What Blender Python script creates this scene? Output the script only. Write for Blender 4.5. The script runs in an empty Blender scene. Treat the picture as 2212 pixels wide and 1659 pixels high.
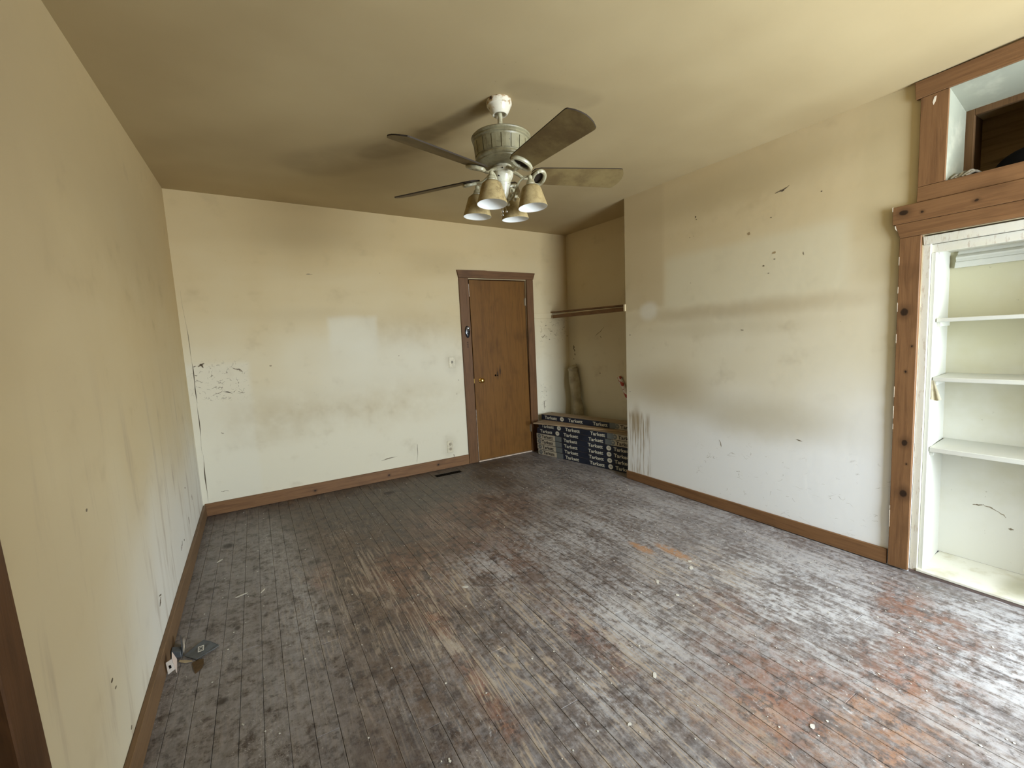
import bpy, bmesh, math, random
from mathutils import Vector, Matrix
random.seed(7)
scn = bpy.context.scene
COL = scn.collection
PI = math.pi

# ------------------------------------------------------------------ camera
cam_d = bpy.data.cameras.new('camera'); cam = bpy.data.objects.new('camera', cam_d); COL.objects.link(cam)
CR = Vector((0.86126256, -0.50572435, -0.04969597)); CU = Vector((0.09218581, 0.05932029, 0.99397328))
CF = Vector((0.49972851, 0.86065323, -0.09771095))
m = Matrix((CR, CU, -CF)).transposed().to_4x4(); m.translation = Vector((0.50091917, -4.60775961, 1.39827897))
cam.matrix_world = m
cam_d.sensor_width = 36.0; cam_d.lens = 949.87 * 36.0 / 2212.0
cam_d.clip_start = 0.02; cam_d.clip_end = 60
scn.camera = cam

# ------------------------------------------------------------------ light
world = bpy.data.worlds.new('overcast_sky'); scn.world = world; world.use_nodes = True
wb_ = world.node_tree.nodes['Background']; wb_.inputs[0].default_value = (0.80, 0.90, 1.0, 1); wb_.inputs[1].default_value = 1.0

def area(name, loc, rot, sx, sy, power, col, spread=180):
    l = bpy.data.lights.new(name, 'AREA'); l.shape = 'RECTANGLE'; l.size = sx; l.size_y = sy
    l.energy = power; l.color = col; l.spread = math.radians(spread)
    o = bpy.data.objects.new(name, l); COL.objects.link(o); o.location = loc; o.rotation_euler = rot
    return o
YN = -6.30                                   # the near wall, behind the camera
area('window_daylight', (2.80, YN + 0.02, 1.35), (math.radians(90), 0, 0), 1.25, 1.55, 262, (0.80, 0.905, 1.0))

vs = scn.view_settings
vs.view_transform = 'Standard'; vs.look = 'None'; vs.gamma = 1.0; vs.exposure = 0.0
vs.use_curve_mapping = False
scn.cycles.max_bounces = 8; scn.cycles.diffuse_bounces = 6; scn.cycles.adaptive_threshold = 0.04

# ------------------------------------------------------------------ node maths
class Vx:
    def __init__(s, nt, sock): s.nt = nt; s.k = sock
    def _op(s, op, *a, clamp=False):
        n = s.nt.nodes.new('ShaderNodeMath'); n.operation = op; n.use_clamp = clamp
        for i, x in enumerate((s,) + a):
            if isinstance(x, Vx): s.nt.links.new(x.k, n.inputs[i])
            else: n.inputs[i].default_value = x
        return Vx(s.nt, n.outputs[0])
    def __add__(s, o): return s._op('ADD', o)
    __radd__ = __add__
    def __sub__(s, o): return s._op('SUBTRACT', o)
    def __rsub__(s, o): return (s * -1.0) + o
    def __mul__(s, o): return s._op('MULTIPLY', o)
    __rmul__ = __mul__
    def max(s, o): return s._op('MAXIMUM', o)
    def min(s, o): return s._op('MINIMUM', o)
    def abs(s): return s._op('ABSOLUTE')
    def sqrt(s): return s._op('SQRT')
    def fract(s): return s._op('FRACT')
    def floor(s): return s._op('FLOOR')
    def sat(s): return s._op('ADD', 0.0, clamp=True)
    def ss(s, a, b):                        # smooth 0..1 between a and b (b may be below a)
        if b < a: return s.ss(b, a)._op('SUBTRACT', 0.0)._inv()
        n = s.nt.nodes.new('ShaderNodeMapRange'); n.interpolation_type = 'SMOOTHSTEP'
        s.nt.links.new(s.k, n.inputs[0]); n.inputs[1].default_value = a; n.inputs[2].default_value = b
        return Vx(s.nt, n.outputs[0])
    def _inv(s): return (s * -1.0) + 1.0

class Mat:
    def __init__(s, name, rough=0.6, spec=0.3, metal=0.0):
        s.m = bpy.data.materials.new(name); s.m.use_nodes = True; s.nt = s.m.node_tree
        s.b = s.nt.nodes['Principled BSDF']
        s.b.inputs['Roughness'].default_value = rough; s.b.inputs['Metallic'].default_value = metal
        s.b.inputs['Specular IOR Level'].default_value = spec
        g = s.nt.nodes.new('ShaderNodeNewGeometry'); sp = s.nt.nodes.new('ShaderNodeSeparateXYZ')
        s.nt.links.new(g.outputs['Position'], sp.inputs[0])
        s.x, s.y, s.z = [Vx(s.nt, sp.outputs[i]) for i in range(3)]
    def vec(s, a, b, c=0.0):
        n = s.nt.nodes.new('ShaderNodeCombineXYZ')
        for i, v in enumerate((a, b, c)):
            if isinstance(v, Vx): s.nt.links.new(v.k, n.inputs[i])
            else: n.inputs[i].default_value = v
        return n.outputs[0]
    def noise(s, v, scale=1.0, detail=3.0, rough=0.5, dist=0.0):
        n = s.nt.nodes.new('ShaderNodeTexNoise'); s.nt.links.new(v, n.inputs['Vector'])
        n.inputs['Scale'].default_value = scale; n.inputs['Detail'].default_value = detail
        n.inputs['Roughness'].default_value = rough; n.inputs['Distortion'].default_value = dist
        return Vx(s.nt, n.outputs[0])
    def voro(s, v, scale=1.0, feature='DISTANCE_TO_EDGE', rnd=1.0):
        n = s.nt.nodes.new('ShaderNodeTexVoronoi'); s.nt.links.new(v, n.inputs['Vector'])
        n.feature = feature; n.inputs['Scale'].default_value = scale; n.inputs['Randomness'].default_value = rnd
        return Vx(s.nt, n.outputs['Distance'])
    def rnd(s):
        n = s.nt.nodes.new('ShaderNodeObjectInfo'); return Vx(s.nt, n.outputs['Random'])
    def mix(s, a, b, f):
        n = s.nt.nodes.new('ShaderNodeMix'); n.data_type = 'RGBA'; n.clamp_factor = True
        if isinstance(f, Vx): s.nt.links.new(f.k, n.inputs[0])
        else: n.inputs[0].default_value = f
        for i, c in ((6, a), (7, b)):
            if isinstance(c, tuple): n.inputs[i].default_value = (*c, 1)
            else: s.nt.links.new(c, n.inputs[i])
        return n.outputs[2]
    def color(s, c):
        if isinstance(c, tuple): s.b.inputs['Base Color'].default_value = (*c, 1)
        else: s.nt.links.new(c, s.b.inputs['Base Color'])
    def rough(s, f): s.nt.links.new(f.k, s.b.inputs['Roughness'])
    def bump(s, h, strength=0.3, dist=0.002):
        n = s.nt.nodes.new('ShaderNodeBump'); n.inputs['Strength'].default_value = strength
        n.inputs['Distance'].default_value = dist
        s.nt.links.new(h.k, n.inputs['Height']); s.nt.links.new(n.outputs[0], s.b.inputs['Normal'])
    # soft shapes in a (u, v) plane
    def ell(s, u, v, cu, cv, ru, rv, soft=0.4):
        a = (u - cu) * (1 / ru); b = (v - cv) * (1 / rv)
        return (a * a + b * b).sqrt().ss(1 + soft, 1 - soft)
    def rect(s, u, v, u0, u1, v0, v1, soft=0.02):
        return u.ss(u0 - soft, u0 + soft) * u.ss(u1 + soft, u1 - soft) * v.ss(v0 - soft, v0 + soft) * v.ss(v1 + soft, v1 - soft)
    def seg(s, u, v, u0, v0, u1, v1, w):
        du, dv = u1 - u0, v1 - v0; L = max(math.hypot(du, dv), 1e-4); du /= L; dv /= L
        a = (u - u0) * du + (v - v0) * dv; c = ((v - v0) * du - (u - u0) * dv).abs()
        e = ((a - L / 2).abs() - L / 2).max(0.0)
        return (c * c + e * e).sqrt().ss(w, w * 0.45)

def plain(name, c, rough=0.6, spec=0.3, metal=0.0, var=0.0, scale=30, c2=None, bump=0.0):
    t = Mat(name, rough, spec, metal)
    if var or c2:
        n = t.noise(t.vec(t.x, t.y, t.z), scale, 4, 0.6)
        c2 = c2 or tuple(k * (1 - var) for k in c)
        t.color(t.mix(c, c2, n.ss(0.4, 0.65)))
        if bump: t.bump(n, bump, 0.002)
    else: t.color(c)
    return t.m

def wood(name, base, dark, axis='Z', rough=0.5, spec=0.22, knots=(), kplane='YZ', extra=None, wear=0.0):
    t = Mat(name, rough, spec)
    a = {'X': t.x, 'Y': t.y, 'Z': t.z}[axis]; o = [c for k, c in (('X', t.x), ('Y', t.y), ('Z', t.z)) if k != axis]
    g = t.noise(t.vec(o[0] * 14, o[1] * 14, a * 1.0), 3.0, 5, 0.6, 0.6)
    g2 = t.noise(t.vec(o[0] * 90, o[1] * 90, a * 3), 2.0, 3, 0.6)
    big = t.noise(t.vec(o[0] * 2, o[1] * 2, a * 1.3), 2.0, 3, 0.6)
    c = t.mix(base, dark, (g.ss(0.42, 0.7) * 0.55 + g2.ss(0.45, 0.7) * 0.25))
    c = t.mix(c, tuple(k * 0.6 for k in dark), big.ss(0.52, 0.75) * 0.45)
    u, v = {'YZ': (t.y, t.z), 'XZ': (t.x, t.z)}[kplane]
    for (ku, kv, ru, rv) in knots:
        w = t.noise(t.vec(u, v), 30, 2) * 0.012
        c = t.mix(c, tuple(k * 0.55 for k in dark), t.ell(u + w, v + w, ku, kv, ru * 2.0, rv * 2.0, 0.7) * 0.6)
        c = t.mix(c, (0.018, 0.010, 0.006), t.ell(u + w, v + w, ku, kv, ru, rv, 0.25) * 0.9)
    if wear:
        n = t.noise(t.vec(t.x * 25, t.y * 25, t.z * 25), 1.0, 5, 0.7)
        c = t.mix(c, (0.55, 0.42, 0.30), n.ss(0.68, 0.72) * wear)
    if extra: c = extra(t, c)
    t.color(c); t.bump(g2, 0.25, 0.0012)
    return t.m

# ------------------------------------------------------------------ mesh helpers
def tag(o, label=None, cat=None, group=None, kind=None):
    if label: o['label'] = label
    if cat: o['category'] = cat
    if group: o['group'] = group
    if kind: o['kind'] = kind
    return o
def empty(name, loc, label=None, cat=None, group=None, kind=None):
    o = bpy.data.objects.new(name, None); COL.objects.link(o); o.location = loc; o.empty_display_size = 0.1
    return tag(o, label, cat, group, kind)
def wloc(o):
    v = Vector(o.location)
    while o.parent: o = o.parent; v += Vector(o.location)
    return v
def obj(name, bm, mat, parent=None, smooth=False, recalc=True, flat_angle=None):
    if recalc: bmesh.ops.recalc_face_normals(bm, faces=bm.faces)
    if parent is None or True:
        xs = [v.co for v in bm.verts]
        lo = Vector([min(c[i] for c in xs) for i in range(3)]); hi = Vector([max(c[i] for c in xs) for i in range(3)])
        org = Vector(((lo.x + hi.x) / 2, (lo.y + hi.y) / 2, lo.z))
    bmesh.ops.translate(bm, verts=bm.verts, vec=-org)
    me = bpy.data.meshes.new(name); bm.to_mesh(me); bm.free()
    mats = mat if isinstance(mat, (list, tuple)) else [mat]
    for mm in mats: me.materials.append(mm)
    if smooth:
        me.polygons.foreach_set('use_smooth', [True] * len(me.polygons))
        me.set_sharp_from_angle(angle=math.radians(flat_angle or 40))
    o = bpy.data.objects.new(name, me); COL.objects.link(o)
    if parent: o.parent = parent; o.location = org - wloc(parent)
    else: o.location = org
    return o
def box(bm, x0, x1, y0, y1, z0, z1, bev=0.0, mi=0):
    vs_ = [bm.verts.new(p) for p in ((x0,y0,z0),(x1,y0,z0),(x1,y1,z0),(x0,y1,z0),(x0,y0,z1),(x1,y0,z1),(x1,y1,z1),(x0,y1,z1))]
    fs = [bm.faces.new([vs_[i] for i in f]) for f in ((3,2,1,0),(4,5,6,7),(0,1,5,4),(1,2,6,5),(2,3,7,6),(3,0,4,7))]
    for f in fs: f.material_index = mi
    if bev:
        es = list({e for f in fs for e in f.edges})
        bmesh.ops.bevel(bm, geom=es, offset=bev, segments=1, affect='EDGES')
    return vs_
def hexa(bm, P, bev=0.0):                    # 8 corners: bottom ring of 4, top ring of 4
    vs_ = [bm.verts.new(p) for p in P]
    fs = [bm.faces.new([vs_[i] for i in f]) for f in ((3,2,1,0),(4,5,6,7),(0,1,5,4),(1,2,6,5),(2,3,7,6),(3,0,4,7))]
    if bev: bmesh.ops.bevel(bm, geom=list({e for f in fs for e in f.edges}), offset=bev, segments=1, affect='EDGES')
    return vs_
def prism(bm, poly, d, bev=0.0):             # poly: list of 3D points, extruded by vector d
    d = Vector(d); a = [bm.verts.new(p) for p in poly]; b = [bm.verts.new(Vector(p) + d) for p in poly]
    n = len(poly); fs = [bm.faces.new(a), bm.faces.new(b[::-1])]
    for i in range(n): fs.append(bm.faces.new([a[i], a[(i+1) % n], b[(i+1) % n], b[i]]))
    if bev: bmesh.ops.bevel(bm, geom=list({e for f in fs for e in f.edges}), offset=bev, segments=1, affect='EDGES')
def lathe(bm, prof, c, seg=32, closed=True, axis=None):
    M_ = Matrix.Identity(3)
    if axis is not None: M_ = Vector((0,0,1)).rotation_difference(Vector(axis).normalized()).to_matrix()
    c = Vector(c); rings = []
    for r, z in prof:
        if r < 1e-5: rings.append([bm.verts.new(c + M_ @ Vector((0,0,z)))])
        else: rings.append([bm.verts.new(c + M_ @ Vector((r*math.cos(2*PI*i/seg), r*math.sin(2*PI*i/seg), z))) for i in range(seg)])
    for a, b in zip(rings, rings[1:]):
        for i in range(seg):
            j = (i+1) % seg
            if len(a) == 1 and len(b) == 1: continue
            if len(a) == 1: bm.faces.new([a[0], b[i], b[j]])
            elif len(b) == 1: bm.faces.new([a[i], b[0], a[j]])
            else: bm.faces.new([a[i], a[j], b[j], b[i]])
def tube(bm, pts, r, seg=8, cap=True, flat=1.0):
    pts = [Vector(p) for p in pts]; n = len(pts); rr = r if isinstance(r, (list, tuple)) else [r] * n
    rings = []; up = Vector((0, 0, 1))
    for i, p in enumerate(pts):
        t = (pts[min(i+1, n-1)] - pts[max(i-1, 0)]).normalized()
        s = t.cross(up)
        if s.length < 0.05: s = t.cross(Vector((1, 0, 0)))
        s.normalize(); u = s.cross(t)
        rings.append([bm.verts.new(p + (s*math.cos(2*PI*k/seg) + u*flat*math.sin(2*PI*k/seg)) * rr[i]) for k in range(seg)])
    for a, b in zip(rings, rings[1:]):
        for k in range(seg): bm.faces.new([a[k], a[(k+1) % seg], b[(k+1) % seg], b[k]])
    if cap: bm.faces.new(rings[0][::-1]); bm.faces.new(rings[-1])
def curve_pts(P, n=8):                       # Catmull-Rom through P
    P = [Vector(p) for p in P]; Q = [2*P[0]-P[1]] + P + [2*P[-1]-P[-2]]; out = []
    for i in range(1, len(Q)-2):
        for k in range(n):
            t = k / n; a, b, c, d = Q[i-1], Q[i], Q[i+1], Q[i+2]
            out.append(0.5*((2*b) + (c-a)*t + (2*a-5*b+4*c-d)*t*t + (3*b-a-3*c+d)*t**3))
    out.append(P[-1]); return out
def objs(name, bm, mat, parent=None, smooth=False, recalc=True, flat_angle=None, label=None):   # one object per loose piece
    seen = set(); out = []
    for v0 in list(bm.verts):
        if v0 in seen: continue
        st = [v0]; seen.add(v0); isl = []
        while st:
            v = st.pop(); isl.append(v)
            for e in v.link_edges:
                o = e.other_vert(v)
                if o not in seen: seen.add(o); st.append(o)
        nb = bmesh.new(); mp = {v: nb.verts.new(v.co) for v in isl}
        for f in {f for v in isl for f in v.link_faces}:
            nf = nb.faces.new([mp[v] for v in f.verts]); nf.material_index = f.material_index
        out.append(tag(obj(name, nb, mat, parent, smooth, recalc, flat_angle), label))
    bm.free(); return out
def B(): return bmesh.new()

# ------------------------------------------------------------------ room numbers
W = 3.5576; XA = 4.055; YC = -1.52
def lerp(tab, t):
    tab = sorted(tab)
    if t <= tab[0][0]: return tab[0][1]
    for (a, va), (b, vb) in zip(tab, tab[1:]):
        if t <= b: return va + (vb - va) * (t - a) / (b - a)
    return tab[-1][1]
LT = [(0, 2.767), (-2, 2.628), (-4, 2.49), (-6.5, 2.46)]
RT = [(0, 2.695), (-1.52, 2.656), (-3.63, 2.622), (-4.0, 2.634), (-6.5, 2.63)]
def hc(x, y):
    f = min(max(x / 4.055, 0), 1); g_ = min(max(x / 3.578, 0), 1)
    a = f if y > -1.5 else g_
    return lerp(LT, y) * (1 - a) + lerp(RT, y) * a
lx = lambda y, z: 0.0072 * (-y) - 0.0052 * z
rx = lambda y, z: W + 0.0007 * (-y) + 0.013 * z
by = lambda x, z: 0.0007 * x - 0.0111 * z

# ------------------------------------------------------------------ wall paint
PAINT = (0.70, 0.655, 0.515); TAN = (0.54, 0.405, 0.205); YEL = (0.61, 0.51, 0.315)
def wall_mat(name, u_ax, z0, z1, feats=None, amount=1.0):
    t = Mat(name, 0.8, 0.12)
    u = {'X': t.x, 'Y': t.y}[u_ax]; v = t.z
    P3 = t.vec(t.x, t.y, t.z)
    n1 = t.noise(P3, 1.1, 2, 0.55); n2 = t.noise(P3, 4.5, 3, 0.6)
    nh = t.noise(t.vec(u * 0.8, v * 4.0), 1.3, 2, 0.6)
    lvl = (v + (n1 - 0.5) * 1.1 + (n2 - 0.5) * 0.25 + (nh - 0.5) * 0.5).ss(z0, z1) * amount
    c = t.mix(PAINT, YEL, (v + (n1 - 0.5) * 1.2).ss(z0 - 0.45, z0 + 0.9) * amount)
    c = t.mix(c, TAN, lvl)
    c = t.mix(c, (0.34, 0.27, 0.165), n2.ss(0.54, 0.78) * nh.ss(0.4, 0.6) * 0.35)
    # fine scuffs
    sc = t.noise(P3, 55, 3, 0.6); reg = t.noise(P3, 2.6, 2, 0.5)
    c = t.mix(c, (0.17, 0.13, 0.08), sc.ss(0.735, 0.77) * reg.ss(0.52, 0.62) * 0.7)
    if feats: c = feats(t, c, u, v, n1, n2)
    t.color(c)
    t.bump(t.noise(P3, 16, 1, 0.6), 0.16, 0.004)
    return t.m

PENDING = {}
def marks(t, c, u, v, L, col=(0.07, 0.045, 0.025)):      # nicks and scuffs: collected here, built as thin chips on the wall below
    PENDING.setdefault(t.m.name, []).append((L, col)); return c
def build_marks(mat_name, wall, fn, nrm):
    rg = random.Random(5)
    for k, (L, col) in enumerate(PENDING.get(mat_name, [])):
        groups = {}
        for a in L: groups.setdefault(round((a[5] if len(a) > 5 else 0.85), 1), []).append(a)
        for al, lst in groups.items():
            bm = B(); mix = tuple(col[i] * al + (0.42, 0.36, 0.26)[i] * (1 - al) for i in range(3))
            for a in lst:
                (u0, v0, u1, v1), w_ = a[:4], a[4] * 0.62
                L_ = math.hypot(u1 - u0, v1 - v0); n = 9 if L_ < 2.5 * w_ else max(8, int(L_ / 0.012))
                up, dn = [], []; ph = rg.uniform(0, 6)
                if L_ < 2.5 * w_:
                    cu, cv = (u0 + u1) / 2, (v0 + v1) / 2; pts = []
                    for i in range(n):
                        an = 2 * PI * i / n; q = w_ * rg.uniform(0.55, 1.25); pts.append((cu + (q + L_ / 2) * math.cos(an), cv + q * math.sin(an)))
                else:
                    du, dv = (u1 - u0) / L_, (v1 - v0) / L_
                    for i in range(n + 1):
                        f = i / n; o_ = math.sin(f * 7 + ph) * min(0.004, L_ * 0.05) + rg.uniform(-1, 1) * w_ * 0.5; h = w_ * math.sin(PI * min(max(f, 0.06), 0.94)) ** 0.6 * rg.uniform(0.5, 1.1)
                        pu, pv = u0 + du * L_ * f - dv * o_, v0 + dv * L_ * f + du * o_
                        up.append((pu - dv * h, pv + du * h)); dn.append((pu + dv * h, pv - du * h))
                    pts = up + dn[::-1]
                P_ = [Vector(fn(p[0], p[1])) for p in pts]
                lo_ = [bm.verts.new(p) for p in P_]; hi = [bm.verts.new(p + Vector(nrm) * 0.0006) for p in P_]
                bm.faces.new(hi)
                for i in range(len(P_)): j = (i + 1) % len(P_); bm.faces.new([lo_[i], lo_[j], hi[j], hi[i]])
            bmesh.ops.triangulate(bm, faces=[f for f in bm.faces if len(f.verts) > 4])
            tag(obj('paint_scuffs', bm, plain('scuff_%d_%d' % (k, int(al * 10)), mix, 0.9, 0.1), wall), kind='stuff')

def f_back(t, c, u, v, n1, n2):
    w = (n2 - 0.5) * 0.05
    c = t.mix(c, (0.70, 0.68, 0.57), t.rect(u + w, v + w, 1.145, 1.61, 1.18, 1.715, 0.03) * v.ss(1.15, 1.6) * 0.5)   # where a picture hung
    c = t.mix(c, (0.68, 0.66, 0.56), t.ell(u + w, v + w, 1.75, 1.25, 0.75, 0.3, 0.7) * 0.4)
    c = t.mix(c, (0.70, 0.675, 0.57), t.rect(u + w, v, -0.1, 0.455, 0.1, 1.33, 0.03) * 0.45)
    c = t.mix(c, (0.40, 0.31, 0.17), t.ell(u, v + w * 2, 0.62, 0.82, 0.34, 0.20, 0.95) * n2.ss(0.1, 0.7) * 0.42)
    c = t.mix(c, (0.42, 0.33, 0.19), t.ell(u, v + w * 4, 1.60, 0.84, 0.75, 0.20, 0.95) * n2.ss(0.1, 0.7) * 0.34)
    c = t.mix(c, (0.40, 0.31, 0.18), t.ell(u, v + w * 3, 2.0, 1.58, 0.42, 0.17, 0.9) * n2.ss(0.1, 0.7) * 0.38)
    c = t.mix(c, (0.40, 0.31, 0.18), t.ell(u, v + w, 1.0, 1.74, 0.5, 0.06, 0.9) * 0.18)
    c = t.mix(c, (0.33, 0.25, 0.13), t.ell(u, v, 0.95, 2.45, 0.35, 0.12, 0.8) * 0.22)
    c = t.mix(c, (0.33, 0.25, 0.13), t.ell(u, v, 2.3, 2.28, 0.3, 0.12, 0.8) * 0.25)
    for (cu, cv) in ((2.405, 1.19), (2.325, 0.24)):
        c = t.mix(c, (0.22, 0.16, 0.09), t.ell(u, v, cu, cv, 0.07, 0.11, 0.8) * n2.ss(0.2, 0.7) * 0.30)
    # cracked paint by the left corner and in the alcove
    cr = t.voro(t.vec(u + (t.noise(t.vec(u, v), 12, 3) - 0.5) * 0.15, v * 1.3 + (t.noise(t.vec(v, u), 12, 3) - 0.5) * 0.15), 16)
    br = t.noise(t.vec(u, v), 20, 3, 0.6)
    reg = (t.rect(u, v, 0.03, 0.42, 1.02, 1.33, 0.05)).max(t.rect(u, v, 3.6, 4.05, 1.36, 1.64, 0.03)).max(t.rect(u, v, 3.59, 3.68, 0.45, 0.85, 0.02))
    c = t.mix(c, (0.10, 0.07, 0.04), cr.ss(0.034, 0.014) * br.ss(0.49, 0.58) * reg * 0.65)
    c = t.mix(c, (0.15, 0.10, 0.06), br.ss(0.68, 0.72) * reg * 0.7)
    c = marks(t, c, u, v, [
        (0.085, 1.31, 0.125, 1.34, 0.014), (0.10, 1.335, 0.12, 1.30, 0.010), (0.05, 1.31, 0.07, 1.32, 0.006), (0.05, 1.24, 0.07, 1.235, 0.006),
        (0.33, 1.28, 0.40, 1.255, 0.008), (0.37, 1.27, 0.40, 1.24, 0.007, 0.5), (0.17, 1.06, 0.24, 1.085, 0.0035), (0.24, 1.085, 0.31, 1.06, 0.0035),
        (0.35, 1.068, 0.40, 1.055, 0.004), (0.19, 0.72, 0.21, 0.71, 0.006), (0.99, 2.115, 1.05, 2.115, 0.004, 0.5), (1.677, 2.147, 1.68, 2.147, 0.006, 0.6),
        (1.95, 0.33, 1.93, 0.13, 0.003, 0.7), (1.55, 0.22, 1.72, 0.24, 0.004, 0.4), (0.14, 0.20, 0.2, 0.19, 0.004, 0.6),
        (1.81, 1.30, 1.815, 1.30, 0.006, 0.6), (0.62, 1.28, 0.63, 1.28, 0.010, 0.4), (2.47, 0.985, 2.48, 0.985, 0.006), (2.44, 0.83, 2.445, 0.83, 0.006),
        (3.64, 1.415, 3.68, 1.45, 0.009), (3.76, 1.50, 3.80, 1.49, 0.006), (3.83, 1.46, 3.86, 1.43, 0.005), (3.74, 1.395, 3.76, 1.39, 0.009),
        (3.63, 0.62, 3.64, 0.50, 0.006), (2.36, 0.145, 2.37, 0.11, 0.006, 0.5)])
    # hairline in the taped corner strip
    c = marks(t, c, u + (t.noise(t.vec(v, u), 3, 2) - 0.5) * 0.02, v, [(0.035, 0.12, 0.040, 0.55, 0.0013, 0.6), (0.040, 0.55, 0.045, 1.00, 0.0012, 0.7), (0.045, 1.00, 0.045, 1.35, 0.0014, 0.7), (0.045, 1.35, 0.025, 1.95, 0.0012, 0.4)])
    return c

def f_right(t, c, u, v, n1, n2):
    w = (n2 - 0.5) * 0.08
    c = t.mix(c, (0.85, 0.87, 0.88), (v + (n1 - 0.5) * 0.5 + u * 0.12).ss(0.85, 0.05) * 0.9)      # bluish window light painted into the lower wall
    inner = t.rect(u + w * 0.4, v, -3.33, -1.98, 1.60, 2.02, 0.05)
    c = t.mix(c, (0.66, 0.62, 0.46), inner * 0.5)
    c = t.mix(c, (0.47, 0.39, 0.23), t.rect(u + w, v, -4.0, -3.38, 1.62, 2.9, 0.08) * 0.5)
    c = t.mix(c, (0.50, 0.40, 0.24), t.rect(u + w * 0.2, v + w * 2, -1.97, -1.4, 1.62, 2.9, 0.03) * 0.55)
    c = t.mix(c, (0.40, 0.31, 0.165), t.ell(u, v + w, -2.6, 2.42, 0.8, 0.12, 0.8) * 0.45)
    c = t.mix(c, (0.40, 0.32, 0.19), t.ell(u, v + w, -2.55, 1.545, 0.75, 0.055, 0.8) * 0.55)
    c = t.mix(c, (0.44, 0.36, 0.22), t.ell(u, v + w, -2.0, 0.92, 0.38, 0.16, 0.8) * 0.6)
    c = t.mix(c, (0.44, 0.38, 0.24), t.ell(u, v + w, -2.8, 0.76, 0.5, 0.13, 0.8) * 0.5)
    c = t.mix(c, (0.42, 0.35, 0.21), t.ell(u, v + w, -2.5, 1.42, 0.5, 0.06, 0.8) * 0.3)
    c = t.mix(c, (0.74, 0.73, 0.66), t.ell(u + w * 0.5, v + w * 0.5, -1.80, 1.60, 0.10, 0.08, 0.4) * 0.55)          # filler patch
    # brown drips low at the alcove corner
    dr = t.noise(t.vec(u * 60, v * 2.2), 1.0, 3, 0.6)
    reg = t.rect(u + w * 0.6, v, -1.80, -1.53, 0.08, 0.66, 0.04)
    c = t.mix(c, (0.33, 0.25, 0.14), dr.ss(0.46, 0.58) * reg * 0.75)
    c = t.mix(c, (0.36, 0.28, 0.16), t.ell(u, v, -1.64, 0.58, 0.05, 0.13, 0.7) * 0.55)
    # crumbling paint near the skirting, right side
    cr = t.voro(t.vec(u + (t.noise(t.vec(u, v), 9, 3) - 0.5) * 0.3, v * 3 + (t.noise(t.vec(v, u), 9, 3) - 0.5) * 0.3), 7)
    br = t.noise(t.vec(u, v), 14, 3, 0.6)
    c = t.mix(c, (0.30, 0.27, 0.22), cr.ss(0.018, 0.006) * br.ss(0.55, 0.62) * t.rect(u, v, -3.6, -2.3, 0.08, 0.55, 0.1) * 0.6)
    c = marks(t, c, u, v, [
        (-2.90, 2.285, -2.99, 2.305, 0.0088), (-2.94, 2.285, -2.96, 2.295, 0.0095), (-2.285, 2.285, -2.29, 2.30, 0.0095), (-2.30, 2.27, -2.29, 2.275, 0.0054),
        (-2.873, 2.137, -2.875, 2.135, 0.0068), (-2.827, 1.823, -2.83, 1.825, 0.0095), (-2.233, 2.148, -2.234, 2.148, 0.0048), (-2.27, 2.15, -2.271, 2.15, 0.0041),
        (-2.24, 1.79, -2.241, 1.79, 0.0041), (-2.667, 1.396, -2.69, 1.39, 0.0054), (-3.179, 2.214, -3.18, 2.214, 0.0068), (-3.08, 1.87, -3.085, 1.85, 0.0041, 0.6),
        (-2.90, 1.86, -2.905, 1.855, 0.0054, 0.6), (-2.86, 1.77, -2.865, 1.77, 0.0054, 0.5), (-1.57, 1.40, -1.575, 1.395, 0.0068, 0.7), (-1.56, 0.86, -1.565, 0.86, 0.0048, 0.7), (-3.06, 0.65, -3.10, 0.64, 0.0041, 0.5), (-2.5, 0.55, -2.52, 0.50, 0.0034, 0.5)])
    c = marks(t, c, u, v, [(-2.719, 2.066, -2.72, 2.067, 0.0177), (-2.895, 1.895, -2.90, 1.905, 0.0136)], (0.30, 0.21, 0.10))
    return c

def f_left(t, c, u, v, n1, n2):
    c = t.mix(c, (0.74, 0.735, 0.70), (v + (n1 - 0.5) * 0.5).ss(1.0, 0.2) * u.ss(-3.0, -2.0) * 0.8)  # window light painted in: paler low down and away from the camera
    c = t.mix(c, (0.44, 0.36, 0.24), u.ss(-1.8, -3.2) * n1.ss(0.2, 0.6) * 0.45)  # shade toward the camera painted into the wall colour
    st = t.noise(t.vec(u * 7, v * 1.0), 1.2, 4, 0.6)
    c = t.mix(c, (0.36, 0.29, 0.21), st.ss(0.52, 0.72) * v.ss(1.5, 0.8) * 0.55)
    c = t.mix(c, (0.34, 0.265, 0.15), t.ell(u, v + (n2 - 0.5) * 0.3, -1.9, 2.1, 1.3, 0.35, 0.8) * 0.35)
    return marks(t, c, u, v, [
        (-2.02, 0.27, -2.06, 0.24, 0.012), (-2.05, 0.285, -2.0, 0.275, 0.005), (-2.819, 0.393, -2.825, 0.385, 0.010), (-2.792, 0.349, -2.80, 0.348, 0.007, 0.6),
        (-1.171, 0.235, -1.175, 0.23, 0.012), (-1.25, 0.25, -1.32, 0.22, 0.010), (-0.88, 0.29, -0.885, 0.24, 0.012), (-0.87, 0.50, -0.87, 0.49, 0.010),
        (-2.808, 0.949, -2.81, 0.945, 0.008, 0.6), (-2.7, 0.14, -2.71, 0.13, 0.008, 0.6), (-0.6, 0.37, -0.6, 0.33, 0.010)])

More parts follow.
